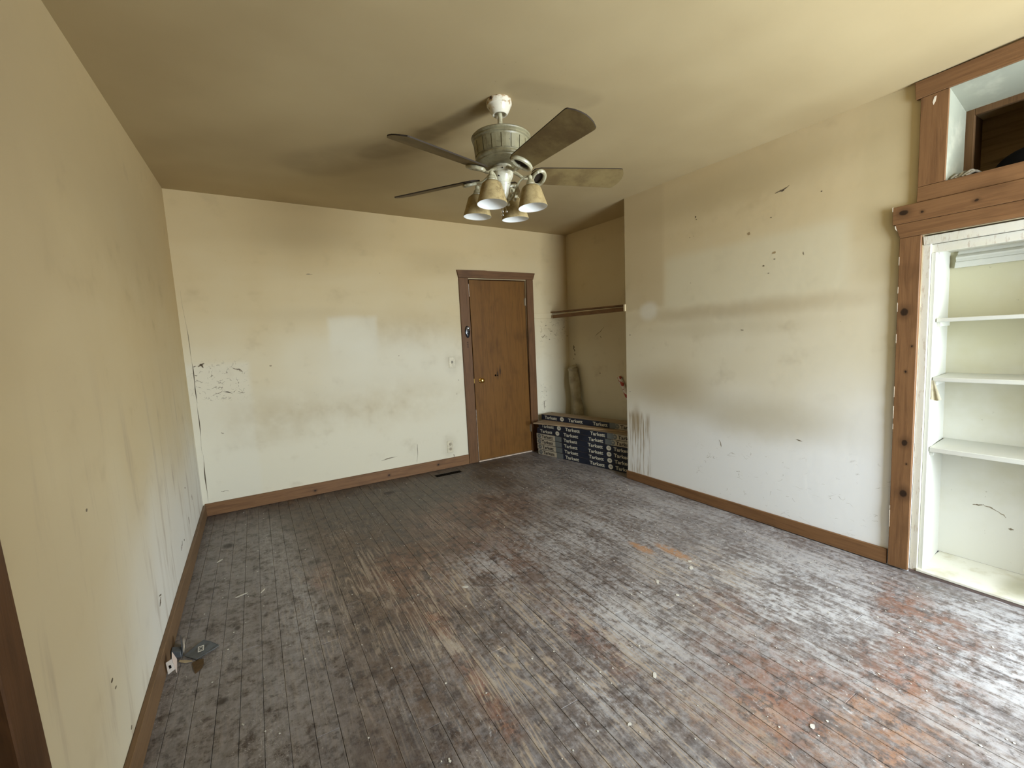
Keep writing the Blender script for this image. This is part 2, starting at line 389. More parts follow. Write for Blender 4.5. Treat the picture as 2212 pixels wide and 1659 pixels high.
def f_alcove(t, c, u, v, n1, n2):
    c = t.mix(c, (0.24, 0.19, 0.12), t.ell(u, v, -0.10, 1.0, 0.10, 1.0, 0.8) * 0.2)
    return marks(t, c, u, v, [(-0.53, 1.40, -0.69, 1.50, 0.006, 0.7), (-0.62, 1.40, -0.64, 1.38, 0.008, 0.7),
        (-0.11, 1.30, -0.13, 1.22, 0.020), (-0.13, 1.20, -0.135, 1.17, 0.012), (-0.10, 1.13, -0.11, 1.12, 0.010), (-0.14, 1.07, -0.17, 1.05, 0.006), (-0.594, 0.961, -0.60, 0.96, 0.010)])

M_back = wall_mat('paint_back', 'X', 1.0, 2.9, f_back, 0.85)
M_left = wall_mat('paint_left', 'Y', 0.3, 2.3, f_left, 0.85)
M_right = wall_mat('paint_right', 'Y', 1.2, 3.2, f_right, 0.75)
M_alcove = wall_mat('paint_alcove', 'Y', 0.9, 3.1, f_alcove, 0.6)
M_near = wall_mat('paint_near', 'X', 0.9, 2.7)

def ceil_mat():
    t = Mat('paint_ceiling', 0.8, 0.12); P3 = t.vec(t.x, t.y, 0.0)
    n1 = t.noise(P3, 0.9, 2, 0.55); n2 = t.noise(P3, 3.2, 3, 0.6); u, v = t.x, t.y
    c = t.mix((0.52, 0.415, 0.235), (0.455, 0.355, 0.195), (n1 + (n2 - 0.5) * 0.2).ss(0.3, 0.7))
    # the fan's shadow, painted into the ceiling as dark streaks
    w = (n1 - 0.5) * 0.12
    def shadow_streak(x0, y0, x1, y1, wd, k):
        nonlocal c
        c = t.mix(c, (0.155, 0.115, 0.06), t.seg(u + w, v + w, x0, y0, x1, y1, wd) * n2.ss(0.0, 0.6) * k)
    shadow_streak(1.66, -2.46, 1.50, -2.0, 0.085, 0.55)
    shadow_streak(1.52, -2.0, 1.30, -1.60, 0.16, 0.40)
    shadow_streak(1.40, -1.7, 1.0, -1.2, 0.32, 0.28)
    shadow_streak(1.75, -2.70, 2.1, -2.75, 0.12, 0.18)
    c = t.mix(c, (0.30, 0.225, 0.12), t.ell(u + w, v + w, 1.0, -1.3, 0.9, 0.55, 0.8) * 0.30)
    sp = t.noise(P3, 60, 2, 0.6)
    c = t.mix(c, (0.10, 0.07, 0.04), sp.ss(0.72, 0.75) * t.ell(u, v, 1.8, -2.65, 0.30, 0.25, 0.7) * 0.9)
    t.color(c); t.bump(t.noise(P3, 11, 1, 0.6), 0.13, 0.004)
    return t.m
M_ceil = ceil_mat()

# ------------------------------------------------------------------ wood materials
STAIN = (0.20, 0.103, 0.045); STAIN_D = (0.115, 0.055, 0.024)
M_trimZ = wood('stained_pine_upright', STAIN, STAIN_D, 'Z')
M_trimY = wood('stained_pine_along', STAIN, STAIN_D, 'Y', knots=[(-3.585, 1.979, 0.018, 0.013), (-3.66, 1.965, 0.006, 0.005), (-3.86, 1.965, 0.008, 0.006)])
M_trimX = wood('stained_pine_across', STAIN, STAIN_D, 'X', kplane='XZ', knots=[(0.9, 0.05, 0.010, 0.008), (1.62, 0.06, 0.010, 0.008), (2.17, 0.07, 0.010, 0.008)])
M_post = wood('stained_pine_post', STAIN, STAIN_D, 'Z', knots=[(-3.603, 1.453, 0.016, 0.020), (-3.628, 0.737, 0.013, 0.017), (-3.632, 0.451, 0.016, 0.020), (-3.62, 1.13, 0.004, 0.006), (-3.64, 1.27, 0.004, 0.005), (-3.64, 0.62, 0.004, 0.004)])
M_cut = wood('bare_pine_edge', (0.62, 0.46, 0.30), (0.45, 0.32, 0.2), 'Z')
M_baseL = wood('skirting_left_wood', (0.19, 0.115, 0.06), (0.10, 0.06, 0.03), 'Y', wear=0.8)
M_door = wood('door_plywood', (0.165, 0.074, 0.0145), (0.095, 0.038, 0.008), 'Z', 0.5, 0.22, kplane='XZ',
              knots=[(2.985, 1.02, 0.007, 0.03), (3.02, 1.05, 0.006, 0.035)])
M_doorcase = wood('door_casing_wood', (0.15, 0.075, 0.032), (0.085, 0.04, 0.017), 'Z', kplane='XZ', knots=[(2.61, 1.41, 0.005, 0.005), (2.61, 1.385, 0.005, 0.005), (2.61, 1.36, 0.005, 0.005)])
M_doorhead = wood('door_head_wood', (0.15, 0.075, 0.032), (0.085, 0.04, 0.017), 'X')
M_oldwood = wood('old_lath_wood', (0.20, 0.11, 0.05), (0.08, 0.04, 0.02), 'Y', 0.7, 0.2)
M_darkwood = wood('niche_inner_wood', (0.13, 0.07, 0.03), (0.06, 0.03, 0.012), 'Z', 0.7, 0.2)
M_nicheback = wood('niche_back_board', (0.34, 0.235, 0.12), (0.17, 0.11, 0.055), 'Y', 0.8, 0.2, knots=[(-3.96, 2.30, 0.03, 0.015), (-3.84, 2.29, 0.05, 0.006)])
M_plankboard = wood('loose_board', (0.36, 0.26, 0.16), (0.24, 0.16, 0.09), 'Y', 0.5, 0.3)
M_black = plain('black_void', (0.004, 0.0035, 0.003), 1.0, 0.0)

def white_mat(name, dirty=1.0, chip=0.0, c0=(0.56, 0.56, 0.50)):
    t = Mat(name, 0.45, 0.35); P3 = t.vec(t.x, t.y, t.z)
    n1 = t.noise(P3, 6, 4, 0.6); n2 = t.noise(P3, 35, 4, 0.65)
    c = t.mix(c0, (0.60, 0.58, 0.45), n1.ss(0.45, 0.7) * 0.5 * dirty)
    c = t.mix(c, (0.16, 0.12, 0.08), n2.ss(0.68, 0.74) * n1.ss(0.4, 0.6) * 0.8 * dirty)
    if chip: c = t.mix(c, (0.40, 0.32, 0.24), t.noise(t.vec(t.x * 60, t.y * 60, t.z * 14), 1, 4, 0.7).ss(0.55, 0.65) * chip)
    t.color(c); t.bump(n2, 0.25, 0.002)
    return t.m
M_white = white_mat('white_gloss_paint', 0.6)
M_whiteold = white_mat('crumbling_white_paint', 1.0, 0.6, (0.60, 0.58, 0.50))
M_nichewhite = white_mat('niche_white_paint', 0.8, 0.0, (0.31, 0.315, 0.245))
def recess_back_mat():
    t = Mat('recess_back_paint', 0.5, 0.3); P3 = t.vec(t.x, t.y, t.z); n1 = t.noise(P3, 3, 4, 0.6); n2 = t.noise(P3, 30, 3, 0.6)
    c = t.mix((0.66, 0.655, 0.59), (0.50, 0.465, 0.29), (n1 * 0.6 + t.z * 0.32).ss(0.35, 0.8) * 0.85)
    c = t.mix(c, (0.30, 0.27, 0.2), n2.ss(0.70, 0.74) * 0.5)
    c = marks(t, c, t.y, t.z, [(-3.83, 0.355, -3.875, 0.365, 0.006), (-3.875, 0.365, -3.93, 0.345, 0.005, 0.7), (-3.93, 0.345, -3.96, 0.32, 0.004, 0.5), (-3.975, 0.26, -3.985, 0.265, 0.009)], (0.16, 0.13, 0.09))
    t.color(c); t.bump(t.noise(P3, 14, 4), 0.15, 0.003); return t.m
M_recess = recess_back_mat()
def sill_mat():
    t = Mat('recess_base_paint', 0.5, 0.35); P3 = t.vec(t.x, t.y, t.z); n1 = t.noise(P3, 9, 4, 0.6); n2 = t.noise(t.vec(t.x * 40, t.y * 20, 0.0), 1, 4, 0.65)
    c = t.mix((0.72, 0.71, 0.62), (0.50, 0.46, 0.32), n1.ss(0.45, 0.7) * 0.6)
    c = t.mix(c, (0.10, 0.085, 0.05), n2.ss(0.69, 0.73) * 0.85)
    c = t.mix(c, (0.30, 0.28, 0.17), t.ell(t.x, t.y, 3.72, -4.06, 0.12, 0.07, 0.7) * 0.7)
    t.color(c); return t.m
M_sill = sill_mat()

# ------------------------------------------------------------------ floor
PW = 0.0812
def floor_mat():
    t = Mat('worn_floorboard', 0.5, 0.4); x, y = t.x, t.y; r = t.rnd()
    P = t.vec(x, y, 0.0); off = r * 37.0
    big = t.noise(P, 0.9, 2, 0.6); mid = t.noise(P, 3.4, 4, 0.68); fine = t.noise(P, 30, 4, 0.74); dots = t.noise(P, 85, 2, 0.7)
    gl = t.noise(t.vec(x * 30, y * 4.5, off), 1.0, 4, 0.76)                        # streaky grime along the boards
    hill = t.noise(t.vec(x * 9, y * 0.62, off), 1.0, 2, 0.45, 0.3)                 # flat-sawn grain: contour lines of a long hill
    ring = (hill * 17.0).fract(); ring = (ring - 0.5).abs().ss(0.22, 0.46)
    gr2 = t.noise(t.vec(x * 150, y * 3.5, off), 1.0, 2, 0.65)
    w = (mid - 0.5) * 0.6
    def blob(cx, cy, rx_, ry_, s=0.6): return t.ell(x + w * 0.7, y + w * 1.3, cx, cy, rx_, ry_, s)
    # varnish left on the boards, each board a little different
    base = t.mix((0.108, 0.070, 0.048), (0.058, 0.042, 0.038), mid.ss(0.40, 0.60))
    base = t.mix(base, (0.125, 0.078, 0.048), (r * 7.0).fract().ss(0.3, 1.0) * 0.55)
    base = t.mix(base, (0.026, 0.018, 0.015), ring * 0.35 + gr2.ss(0.5, 0.75) * 0.35)
    base = t.mix(base, (0.062, 0.049, 0.033), t.ell(x + w, y + w, 2.4, -0.45, 1.9, 0.75, 0.6) * 0.75)      # dull dirty far end
    red = blob(2.15, -3.85, 0.34, 0.42).max(blob(2.75, -3.95, 0.42, 0.16)).max(blob(3.15, -3.78, 0.22, 0.13)).max(t.rect(x, y, 1.138, 1.218, -3.35, -2.45, 0.05)).max(
          blob(2.45, -3.35, 0.16, 0.22) * 0.7).max(blob(1.25, -2.05, 0.25, 0.4) * 0.5).max(blob(1.75, -2.0, 0.3, 0.5) * 0.45).max(blob(1.75, -3.05, 0.07, 0.45) * 0.6).max(
          blob(0.72, -1.75, 0.06, 0.14) * 0.7).max(blob(2.0, -1.4, 0.5, 0.4) * 0.4)
    red = red * (mid * 0.6 + gl * 0.5).ss(0.40, 0.60)
    base = t.mix(base, (0.26, 0.105, 0.055), red * 0.9)
    base = t.mix(base, (0.40, 0.205, 0.095), (blob(1.98, -3.72, 0.09, 0.13).max(blob(1.78, -3.72, 0.05, 0.22)).max(blob(2.25, -4.05, 0.30, 0.14))) * gl.ss(0.35, 0.6) * 0.75)
    # grey grime and plaster dust, walked in
    gm = (x * 0.42 - y * 0.30 + (big - 0.5) * 1.0).ss(0.85, 2.15)
    leftg = t.ell(x + w * 0.5, y + w, 0.25, -2.0, 0.52, 1.7, 0.35)
    spot = t.noise(P, 13, 4, 0.74)
    base = t.mix(base, (0.030, 0.021, 0.020), spot.ss(0.50, 0.42) * 0.75)
    base = t.mix(base, (0.150, 0.105, 0.078), spot.ss(0.54, 0.64) * 0.45)
    base = t.mix(base, (0.195, 0.178, 0.178), gm * 0.50 * (1.0 - red * 0.8))
    base = t.mix(base, (0.20, 0.190, 0.190), leftg * 0.75 * spot.ss(0.38, 0.56))
    grime = (mid * 0.30 + fine * 0.45 + gl * 0.30).ss(0.42, 0.64)
    base = t.mix(base, (0.30, 0.285, 0.29), grime * (gm * 0.95).max(leftg * 0.65).max(0.14) * (1.0 - red * 0.75))
    dm = t.noise(t.vec(x * 2.2, y * 1.0, 3.0), 1.7, 4, 0.72)
    band = t.ell(x, y, 2.75, -3.55, 0.42, 0.55, 0.9).max(t.ell(x, y, 2.0, -3.1, 0.30, 0.35, 0.9) * 0.7).max(t.ell(x + w * 0.3, y + w * 0.3, 1.60, -2.25, 0.24, 0.30, 0.8) * 0.75).max(
           t.ell(x, y, 2.3, -2.3, 0.6, 0.35, 0.9) * 0.5).max(t.ell(x, y, 3.1, -4.1, 0.35, 0.35, 0.9)).max(t.ell(x, y, 1.6, -3.35, 0.2, 0.14, 0.8) * 0.6).max(
           t.ell(x, y, 0.50, -1.15, 0.10, 0.5, 0.8) * 0.35).max(t.ell(x, y, 0.60, -2.0, 0.10, 0.35, 0.8) * 0.45)
    dust = (dm * 0.40 + gl * 0.35 + fine * 0.35).ss(0.49, 0.64)
    base = t.mix(base, (0.50, 0.505, 0.53), dust * (band * 0.9 + gm * 0.30) * (1.0 - red * 0.5))
    # bare wood along the grain where the finish wore off
    lane = t.ell(x + w * 0.4, y, 1.33, -2.9, 0.28, 1.15, 0.5).max(t.ell(x + w * 0.4, y, 1.70, -3.3, 0.22, 0.8, 0.6)).max(
           t.ell(x, y, 2.55, -3.05, 0.40, 0.35, 0.7) * 0.8).max(t.ell(x, y, 0.98, -2.1, 0.35, 0.75, 0.7) * 0.6).max(t.ell(x, y, 1.9, -1.5, 0.6, 0.4, 0.8) * 0.45)
    patchy = (mid * 0.5 + dm * 0.5 + (gl - 0.5) * 0.5).ss(0.43, 0.56)
    worn = (ring * 0.8 + gr2.ss(0.50, 0.62) * 0.45).sat() * patchy
    base = t.mix(base, (0.40, 0.325, 0.25), worn * (lane * 0.95 + 0.18) * 0.95)
    base = t.mix(base, (0.42, 0.37, 0.31), (gl * 0.6 + dm * 0.5).ss(0.62, 0.68) * lane * 0.7)
    e = (x * (1 / PW)).fract(); edge = (e - 0.5).abs().ss(0.440, 0.485)
    base = t.mix(base, (0.38, 0.32, 0.26), edge * (mid * 0.6 + gl * 0.5).ss(0.54, 0.66) * (lane * 0.5 + 0.5) * 0.9)
    # scuffs, thin scratches and smears of white paint
    s1 = t.noise(t.vec(x * 9 + y * 3, y * 6 - x * 4, 2.0), 2.0, 3, 0.75, 2.0); s2 = t.noise(t.vec(x * 5 - y * 3, y * 5 + x * 4, 9.0), 3.0, 2, 0.7, 3.0)
    scr = (s1 - 0.5).abs().ss(0.012, 0.003).max((s2 - 0.5).abs().ss(0.008, 0.002)) * dm.ss(0.50, 0.62) * dots.ss(0.40, 0.60)
    base = t.mix(base, (0.50, 0.48, 0.47), scr * 0.8)
    sm = t.noise(t.vec(x * 14, y * 5, 1.0), 2.4, 4, 0.82, 0.4)
    base = t.mix(base, (0.60, 0.60, 0.62), sm.ss(0.62, 0.70) * (gm * 0.7 + 0.18) * 0.8)
    base = t.mix(base, (0.025, 0.018, 0.016), t.noise(P, 17, 3, 0.75).ss(0.63, 0.69) * 0.45)
    f1 = t.voro(P, 30, 'F1'); fm = t.noise(P, 45, 2)
    base = t.mix(base, (0.68, 0.67, 0.63), f1.ss(0.09, 0.05) * fm.ss(0.57, 0.61) * (gm * 0.5 + 0.5))
    base = t.mix(base, (0.36, 0.345, 0.34), (fine * 0.5 + dots * 0.5).ss(0.56, 0.66) * 0.30)
    base = t.mix(base, (0.03, 0.02, 0.017), (fine * 0.5 + dots * 0.5).ss(0.44, 0.36) * 0.45)
    # two bare orange patches and dark burn spots
    base = t.mix(base, (0.42, 0.235, 0.125), (t.ell(x + w * 0.12, y + w * 0.12, 2.584, -2.607, 0.035, 0.10, 0.4).max(t.ell(x + w * 0.12, y + w * 0.12, 2.704, -2.76, 0.038, 0.13, 0.4))) * (fine.ss(0.62, 0.5)) * 0.85)
    base = t.mix(base, (0.02, 0.012, 0.009), (t.ell(x + w * .1, y + w * .1, 0.206, -0.83, 0.035, 0.05, 0.5).max(t.ell(x, y, 1.50, -0.42, 0.05, 0.04, 0.6)).max(t.ell(x, y, 0.30, -2.02, 0.012, 0.02, 0.6)).max(t.ell(x, y, 0.26, -2.55, 0.02, 0.02, 0.6))) * 0.85)
    t.color(base)
    t.rough(((mid * 0.5 + dust * 0.35) * 0.6 + 0.24).sat())
    t.bump(gr2 * 0.5 + dots * 0.4, 0.45, 0.0020)
    return t.m
M_floor = floor_mat()
M_sub = plain('subfloor', (0.012, 0.009, 0.007), 0.9, 0.1)

bm = B(); box(bm, -0.12, 4.3, YN - 0.15, 0.15, -0.08, -0.024)
floor = tag(obj('floor', bm, M_sub), kind='structure')
i0, i1 = 0, int(4.06 / PW) + 1
for i in range(i0, i1):
    xa, xb = i * PW, (i + 1) * PW
    cuts = [0.02]; y = -random.uniform(0.6, 3.4)
    while y > YN + 0.5: cuts.append(y); y -= random.uniform(1.8, 3.6)
    cuts.append(YN)
    for a, b in zip(cuts, cuts[1:]):
        bm = B(); dz = random.uniform(-0.0006, 0.0006)
        g_ = random.uniform(0.0008, 0.0018)
        box(bm, xa + g_ / 2, xb - g_ / 2, b + 0.0006, a - 0.0006, -0.0235, dz, 0.0011)
        obj('floorboard', bm, M_floor, floor)

# ------------------------------------------------------------------ walls
HT = 2.85
bm = B()
hexa(bm, [(-0.15, YN - 0.12, -0.02), (lx(YN, 0), YN - 0.12, -0.02), (lx(0.2, 0), 0.14, -0.02), (-0.15, 0.14, -0.02),
          (-0.15, YN - 0.12, HT), (lx(YN, HT), YN - 0.12, HT), (lx(0.2, HT), 0.14, HT), (-0.15, 0.14, HT)])
wl = tag(obj('wall_left', bm, M_left), kind='structure')
build_marks('paint_left', wl, lambda u, v: (lx(u, v), u, v), (1, 0, 0))
bm = B()
DX0, DX1, DZ = 2.655, 3.425, 2.118
def bpiece(x0, x1, z0, z1):
    hexa(bm, [(x0, by(x0, z0), z0), (x1, by(x1, z0), z0), (x1, 0.14, z0), (x0, 0.14, z0), (x0, by(x0, z1), z1), (x1, by(x1, z1), z1), (x1, 0.14, z1), (x0, 0.14, z1)])
bpiece(-0.02, DX0, -0.02, HT); bpiece(DX1, 4.2, -0.02, HT); bpiece(DX0, DX1, DZ, HT)
wk = tag(obj('wall_back', bm, M_back), kind='structure')
build_marks('paint_back', wk, lambda u, v: (u, by(u, v), v), (0, -1, 0))
# alcove side wall
bm = B(); box(bm, XA, XA + 0.12, -1.6, 0.13, -0.02, HT); wa = tag(obj('wall_alcove', bm, M_alcove), kind='structure')
build_marks('paint_alcove', wa, lambda u, v: (XA, u, v), (-1, 0, 0))
# right wall: chimney breast, header strips, back of the recess, far length
YO0, YO1 = -3.668, -4.62                       # opening between these
bm = B()
def rpiece(y0, y1, z0, z1, xo=4.06):
    hexa(bm, [(rx(y0, z0), y0, z0), (xo, y0, z0), (xo, y1, z0), (rx(y1, z0), y1, z0), (rx(y0, z1), y0, z1), (xo, y0, z1), (xo, y1, z1), (rx(y1, z1), y1, z1)])
rpiece(YO0, YC, -0.02, HT); rpiece(YN - 0.12, YO1, -0.02, HT)
rpiece(YO1, YO0, 1.84, 2.085, 4.33); rpiece(YO1, YO0, 2.54, HT, 4.33)
wr = tag(obj('wall_right', bm, M_right), kind='structure')
build_marks('paint_right', wr, lambda u, v: (rx(u, v), u, v), (-1, 0, 0))
# near wall with its two windows
bm = B()
def npiece(x0, x1, z0, z1): box(bm, x0, x1, YN - 0.12, YN, z0, z1)
WN = [(2.15, 3.45, 0.55, 2.15)]
npiece(0.0, 2.15, -0.02, HT); npiece(3.45, 4.1, -0.02, HT)
for a, b, c_, d_ in WN: npiece(a, b, -0.02, c_); npiece(a, b, d_, HT)
tag(obj('wall_near', bm, M_near), kind='structure')
M_glass = Mat('window_glass', 0.02, 0.5); M_glass.b.inputs['Transmission Weight'].default_value = 1.0; M_glass.color((0.95, 0.98, 0.97)); M_glass = M_glass.m
for k, (a, b, c_, d_) in enumerate(WN):
    w_ = empty('window_%d' % (k + 1), ((a + b) / 2, YN - 0.06, c_), kind='structure')
    bm = B()
    for q in ((a, a + 0.05, c_, d_), (b - 0.05, b, c_, d_), (a + 0.05, b - 0.05, c_, c_ + 0.05), (a + 0.05, b - 0.05, d_ - 0.05, d_), (a + 0.05, b - 0.05, (c_ + d_) / 2 - 0.02, (c_ + d_) / 2 + 0.02)):
        box(bm, q[0], q[1], YN - 0.10, YN - 0.05, q[2], q[3], 0.002)
    obj('window_frame', bm, M_whiteold, w_)
    for z0_, z1_ in ((c_ + 0.05, (c_ + d_) / 2 - 0.02), ((c_ + d_) / 2 + 0.02, d_ - 0.05)):
        bm = B(); box(bm, a + 0.05, b - 0.05, YN - 0.078, YN - 0.074, z0_, z1_); obj('pane', bm, M_glass, w_)
bm = B(); box(bm, -0.1, 1.68, -5.07, -4.95, -0.02, HT)
tag(obj('wall_light_block', bm, M_near), kind='structure')  # unseen wall added behind the camera to shade the near left wall
# ceiling
bm = B(); NX, NY = 18, 34
xs = [-0.1 + 4.25 * i / NX for i in range(NX + 1)] ; ys = [YN - 0.1 + (0.2 - YN) * j / NY for j in range(NY + 1)]
low = [[bm.verts.new((x, y, hc(x, y))) for x in xs] for y in ys]; top = [[bm.verts.new((x, y, 2.9)) for x in xs] for y in ys]
for j in range(NY):
    for i in range(NX):
        bm.faces.new([low[j][i], low[j+1][i], low[j+1][i+1], low[j][i+1]]); bm.faces.new([top[j][i], top[j][i+1], top[j+1][i+1], top[j+1][i]])
for i in range(NX):
    bm.faces.new([low[0][i], low[0][i+1], top[0][i+1], top[0][i]]); bm.faces.new([low[NY][i+1], low[NY][i], top[NY][i], top[NY][i+1]])
for j in range(NY):
    bm.faces.new([low[j+1][0], low[j][0], top[j][0], top[j+1][0]]); bm.faces.new([low[j][NX], low[j+1][NX], top[j+1][NX], top[j][NX]])
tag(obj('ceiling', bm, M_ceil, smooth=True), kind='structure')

# ------------------------------------------------------------------ skirtings
bm = B(); prism(bm, [(0.012, -0.0, 0.002), (0.012, -0.02, 0.002), (0.012, -0.018, 0.110), (0.012, 0.0, 0.112)], (2.53, 0, 0), 0.0015)
tag(obj('baseboard_back', bm, M_trimX), kind='structure')
bm = B()
hexa(bm, [(rx(-1.52, 0) - 0.017, -3.572, 0.006), (rx(-1.5, 0), -3.572, 0.006), (rx(-1.5, 0), -1.515, 0.004), (rx(-1.5, 0) - 0.017, -1.515, 0.004),
          (rx(-3.5, 0.1) - 0.016, -3.572, 0.094), (rx(-3.5, .1), -3.572, 0.094), (rx(-1.5, .09), -1.515, 0.080), (rx(-1.5, .09) - 0.016, -1.515, 0.080)], 0.002)
bbr = tag(obj('baseboard_right', bm, M_trimY), kind='structure')
bm = B()
def bl(y0, y1, z0, z1, t0): return [(lx(y0, 0), y0, z0), (lx(y0, 0) + t0, y0, z0), (lx(y1, 0) + t0, y1, z0), (lx(y1, 0), y1, z0),
                                   (lx(y0, .1), y0, z1), (lx(y0, .1) + t0 - .003, y0, z1), (lx(y1, .1) + t0 - .003, y1, z1), (lx(y1, .1), y1, z1)]
hexa(bm, bl(-3.30, -0.022, 0.003, 0.105, 0.022), 0.002)
tag(obj('baseboard_left', bm, M_baseL), kind='structure')

# ------------------------------------------------------------------ door in the back wall
door = empty('door_1', (3.04, 0.0, 0.0), kind='structure')
bm = B(); box(bm, 2.672, 3.410, -0.012, 0.022, 0.016, 2.106, 0.0015)
slab = obj('door_slab', bm, M_door, door)
bm = B(); box(bm, 2.60, 3.48, 0.135, 0.16, -0.02, 2.2); obj('door_backing', bm, M_black, door)
bm = B()
for q in ((DX0, DX0 + 0.004), (DX1 - 0.004, DX1)): box(bm, q[0], q[1], 0.0, 0.13, 0.0, DZ)
box(bm, DX0, DX1, 0.0, 0.13, DZ - 0.004, DZ); box(bm, DX0 + .02, DX0 + 0.034, 0.024, 0.05, 0, DZ)
obj('door_jamb', bm, M_doorcase, door)
for nm, x0a, x1a, x0b, x1b in (('casing_board', 2.546, 2.660, 2.537, 2.650), ('casing_board', 3.414, 3.520, 3.426, 3.519)):
    bm = B(); z1 = 2.122
    hexa(bm, [(x0a, -0.022, 0.003), (x1a, -0.022, 0.003), (x1a, 0.0, 0.003), (x0a, 0.0, 0.003), (x0b, by(3, z1) - 0.020, z1), (x1b, by(3, z1) - 0.020, z1), (x1b, by(3, z1), z1), (x0b, by(3, z1), z1)], 0.0015)
    obj(nm, bm, M_doorcase, door)
bm = B(); yb = by(3, 2.16)
prism(bm, [(2.537, yb, 2.1235), (3.519, yb, 2.1235), (3.550, yb, 2.203), (3.2, yb, 2.206), (2.9, yb, 2.2085), (2.86, yb, 2.212), (2.518, yb, 2.209)], (0, -0.026, 0), 0.0015)
obj('casing_head', bm, M_doorhead, door)
# pale raw edge of the slab and the threshold strip
M_raw = plain('raw_pale_edge', (0.62, 0.50, 0.40), 0.7, 0.2, var=0.3)
bm = B(); box(bm, 2.6685, 2.6718, -0.014, 0.0, 0.02, 0.62); box(bm, 2.662, 2.667, -0.018, 0.0, 1.92, 2.06)
objs('bare_edge', bm, M_raw, door, label='bare pale wood showing along the edge of the door')
bm = B(); box(bm, 2.668, 3.412, -0.020, 0.10, 0.0, 0.012, 0.002); tag(obj('threshold', bm, M_raw, door), 'thin pale threshold strip')
M_brass = plain('brass', (0.85, 0.58, 0.20), 0.18, 0.5, 1.0); M_iron = plain('hinge_metal', (0.22, 0.17, 0.11), 0.45, 0.5, 0.9)
kn = Vector((2.752, -0.012, 0.958)); bm = B(); lathe(bm, [(0, 0), (0.028, 0), (0.029, 0.003), (0.024, 0.007), (0.011, 0.009), (0.010, 0.022), (0.018, 0.030), (0.0265, 0.040), (0.028, 0.050), (0.023, 0.060), (0.012, 0.065), (0, 0.066)], kn, 28, axis=(0, -1, 0))
tag(obj('door_knob', bm, M_brass, door, True), 'round brass door knob')
bm = B(); box(bm, 2.6618, 2.672, -0.0145, -0.001, 0.93, 0.985, 0.001); tag(obj('latch_plate', bm, M_brass, door), 'brass latch plate')
bm = B(); lathe(bm, [(0, 0), (0.012, 0), (0.012, 0.0025), (0, 0.0025)], (2.950, -0.0115, 1.0), 16, axis=(0, -1, 0)); lathe(bm, [(0, 0), (0.008, 0), (0.008, 0.0025), (0, 0.0025)], (2.978, -0.0115, 0.998), 12, axis=(0, -1, 0))
objs('old_lock_hole', bm, M_black, door, label='small black hole left by an old lock')
for zz in (1.86, 0.30):
    bm = B(); tube(bm, [(3.4115, -0.017, zz - 0.045), (3.4115, -0.017, zz + 0.045)], 0.0055, 10); tube(bm, [(3.4115, -0.017, zz + 0.045), (3.4115, -0.017, zz + 0.052)], 0.0035, 8)
    box(bm, 3.395, 3.409, -0.0142, -0.0118, zz - 0.042, zz + 0.042); obj('hinge', bm, M_iron, door)

# ------------------------------------------------------------------ side door casing at the left
d2 = empty('door_2', (0.03, -3.85, 0.0), kind='structure')
ye = lambda z: -3.306 - 0.0823 * z
bm = B(); hexa(bm, [(0.0, ye(0) - 0.105, 0.003), (0.052, ye(0) - 0.105, 0.003), (0.052, ye(0), 0.003), (0.0, ye(0), 0.003), (0.0, ye(2.1) - 0.10, 2.1), (0.042, ye(2.1) - 0.10, 2.1), (0.042, ye(2.1), 2.1), (0.0, ye(2.1), 2.1)], 0.003)
M_darkcase = wood('dark_casing_wood', (0.105, 0.05, 0.022), (0.055, 0.027, 0.012), 'Z')
obj('casing_board', bm, M_darkcase, d2)
bm = B(); box(bm, 0.0, 0.05, -4.42, -4.31, 0.003, 2.1, 0.003); obj('casing_board', bm, M_darkcase, d2)
bm = B(); box(bm, 0.0, 0.055, -4.44, -3.44, 2.102, 2.22, 0.003); obj('casing_head', bm, M_darkcase, d2)
bm = B(); box(bm, 0.0, 0.036, -4.31, -3.50, 0.006, 2.095, 0.002); obj('door_slab', bm, wood('dark_door_wood', (0.045, 0.02, 0.01), (0.02, 0.01, 0.006), 'Z'), d2)

# ------------------------------------------------------------------ casing round the recess and the niche (right wall)
def fx(z, o=0.022): return W + 0.0026 + 0.013 * z - o
def fboard(y0a, y1a, z0, y0b, y1b, z1, th=0.022, bev=0.0018, mat=M_trimY, parent=None, name='casing_board'):
    bm = B(); a, b = fx(z0, th), fx(z1, th)
    hexa(bm, [(a, y1a, z0), (fx(z0, 0), y1a, z0), (fx(z0, 0), y0a, z0), (a, y0a, z0), (b, y1b, z1), (fx(z1, 0), y1b, z1), (fx(z1, 0), y0b, z1), (b, y0b, z1)], bev)
    return obj(name, bm, mat, parent)
trim = empty('trim_1', (W, -4.14, 0.0), kind='structure')
fboard(-3.5815, -3.6690, 0.010, -3.5765, -3.6655, 1.842, mat=M_post, parent=trim)
fboard(-4.61, -4.70, 0.010, -4.61, -4.70, 1.842, mat=M_post, parent=trim)
fboard(-3.577, -4.712, 1.8435, -3.555, -4.73, 1.917, 0.024, parent=trim)
fboard(-3.543, -4.745, 1.9185, -3.543, -4.745, 2.011, 0.026, parent=trim)
trim2 = empty('trim_2', (W, -4.14, 2.01), kind='structure')
fboard(-3.640, -4.66, 2.0125, -3.642, -4.66, 2.088, 0.022, parent=trim2)
fboard(-3.642, -3.747, 2.0895, -3.640, -3.748, 2.530, 0.022, mat=M_trimZ, parent=trim2)
fboard(-4.56, -4.66, 2.0895, -4.56, -4.66, 2.530, 0.022, mat=M_trimZ, parent=trim2)
fboard(-3.620, -4.66, 2.5315, -3.614, -4.66, 2.618, 0.024, parent=trim2)
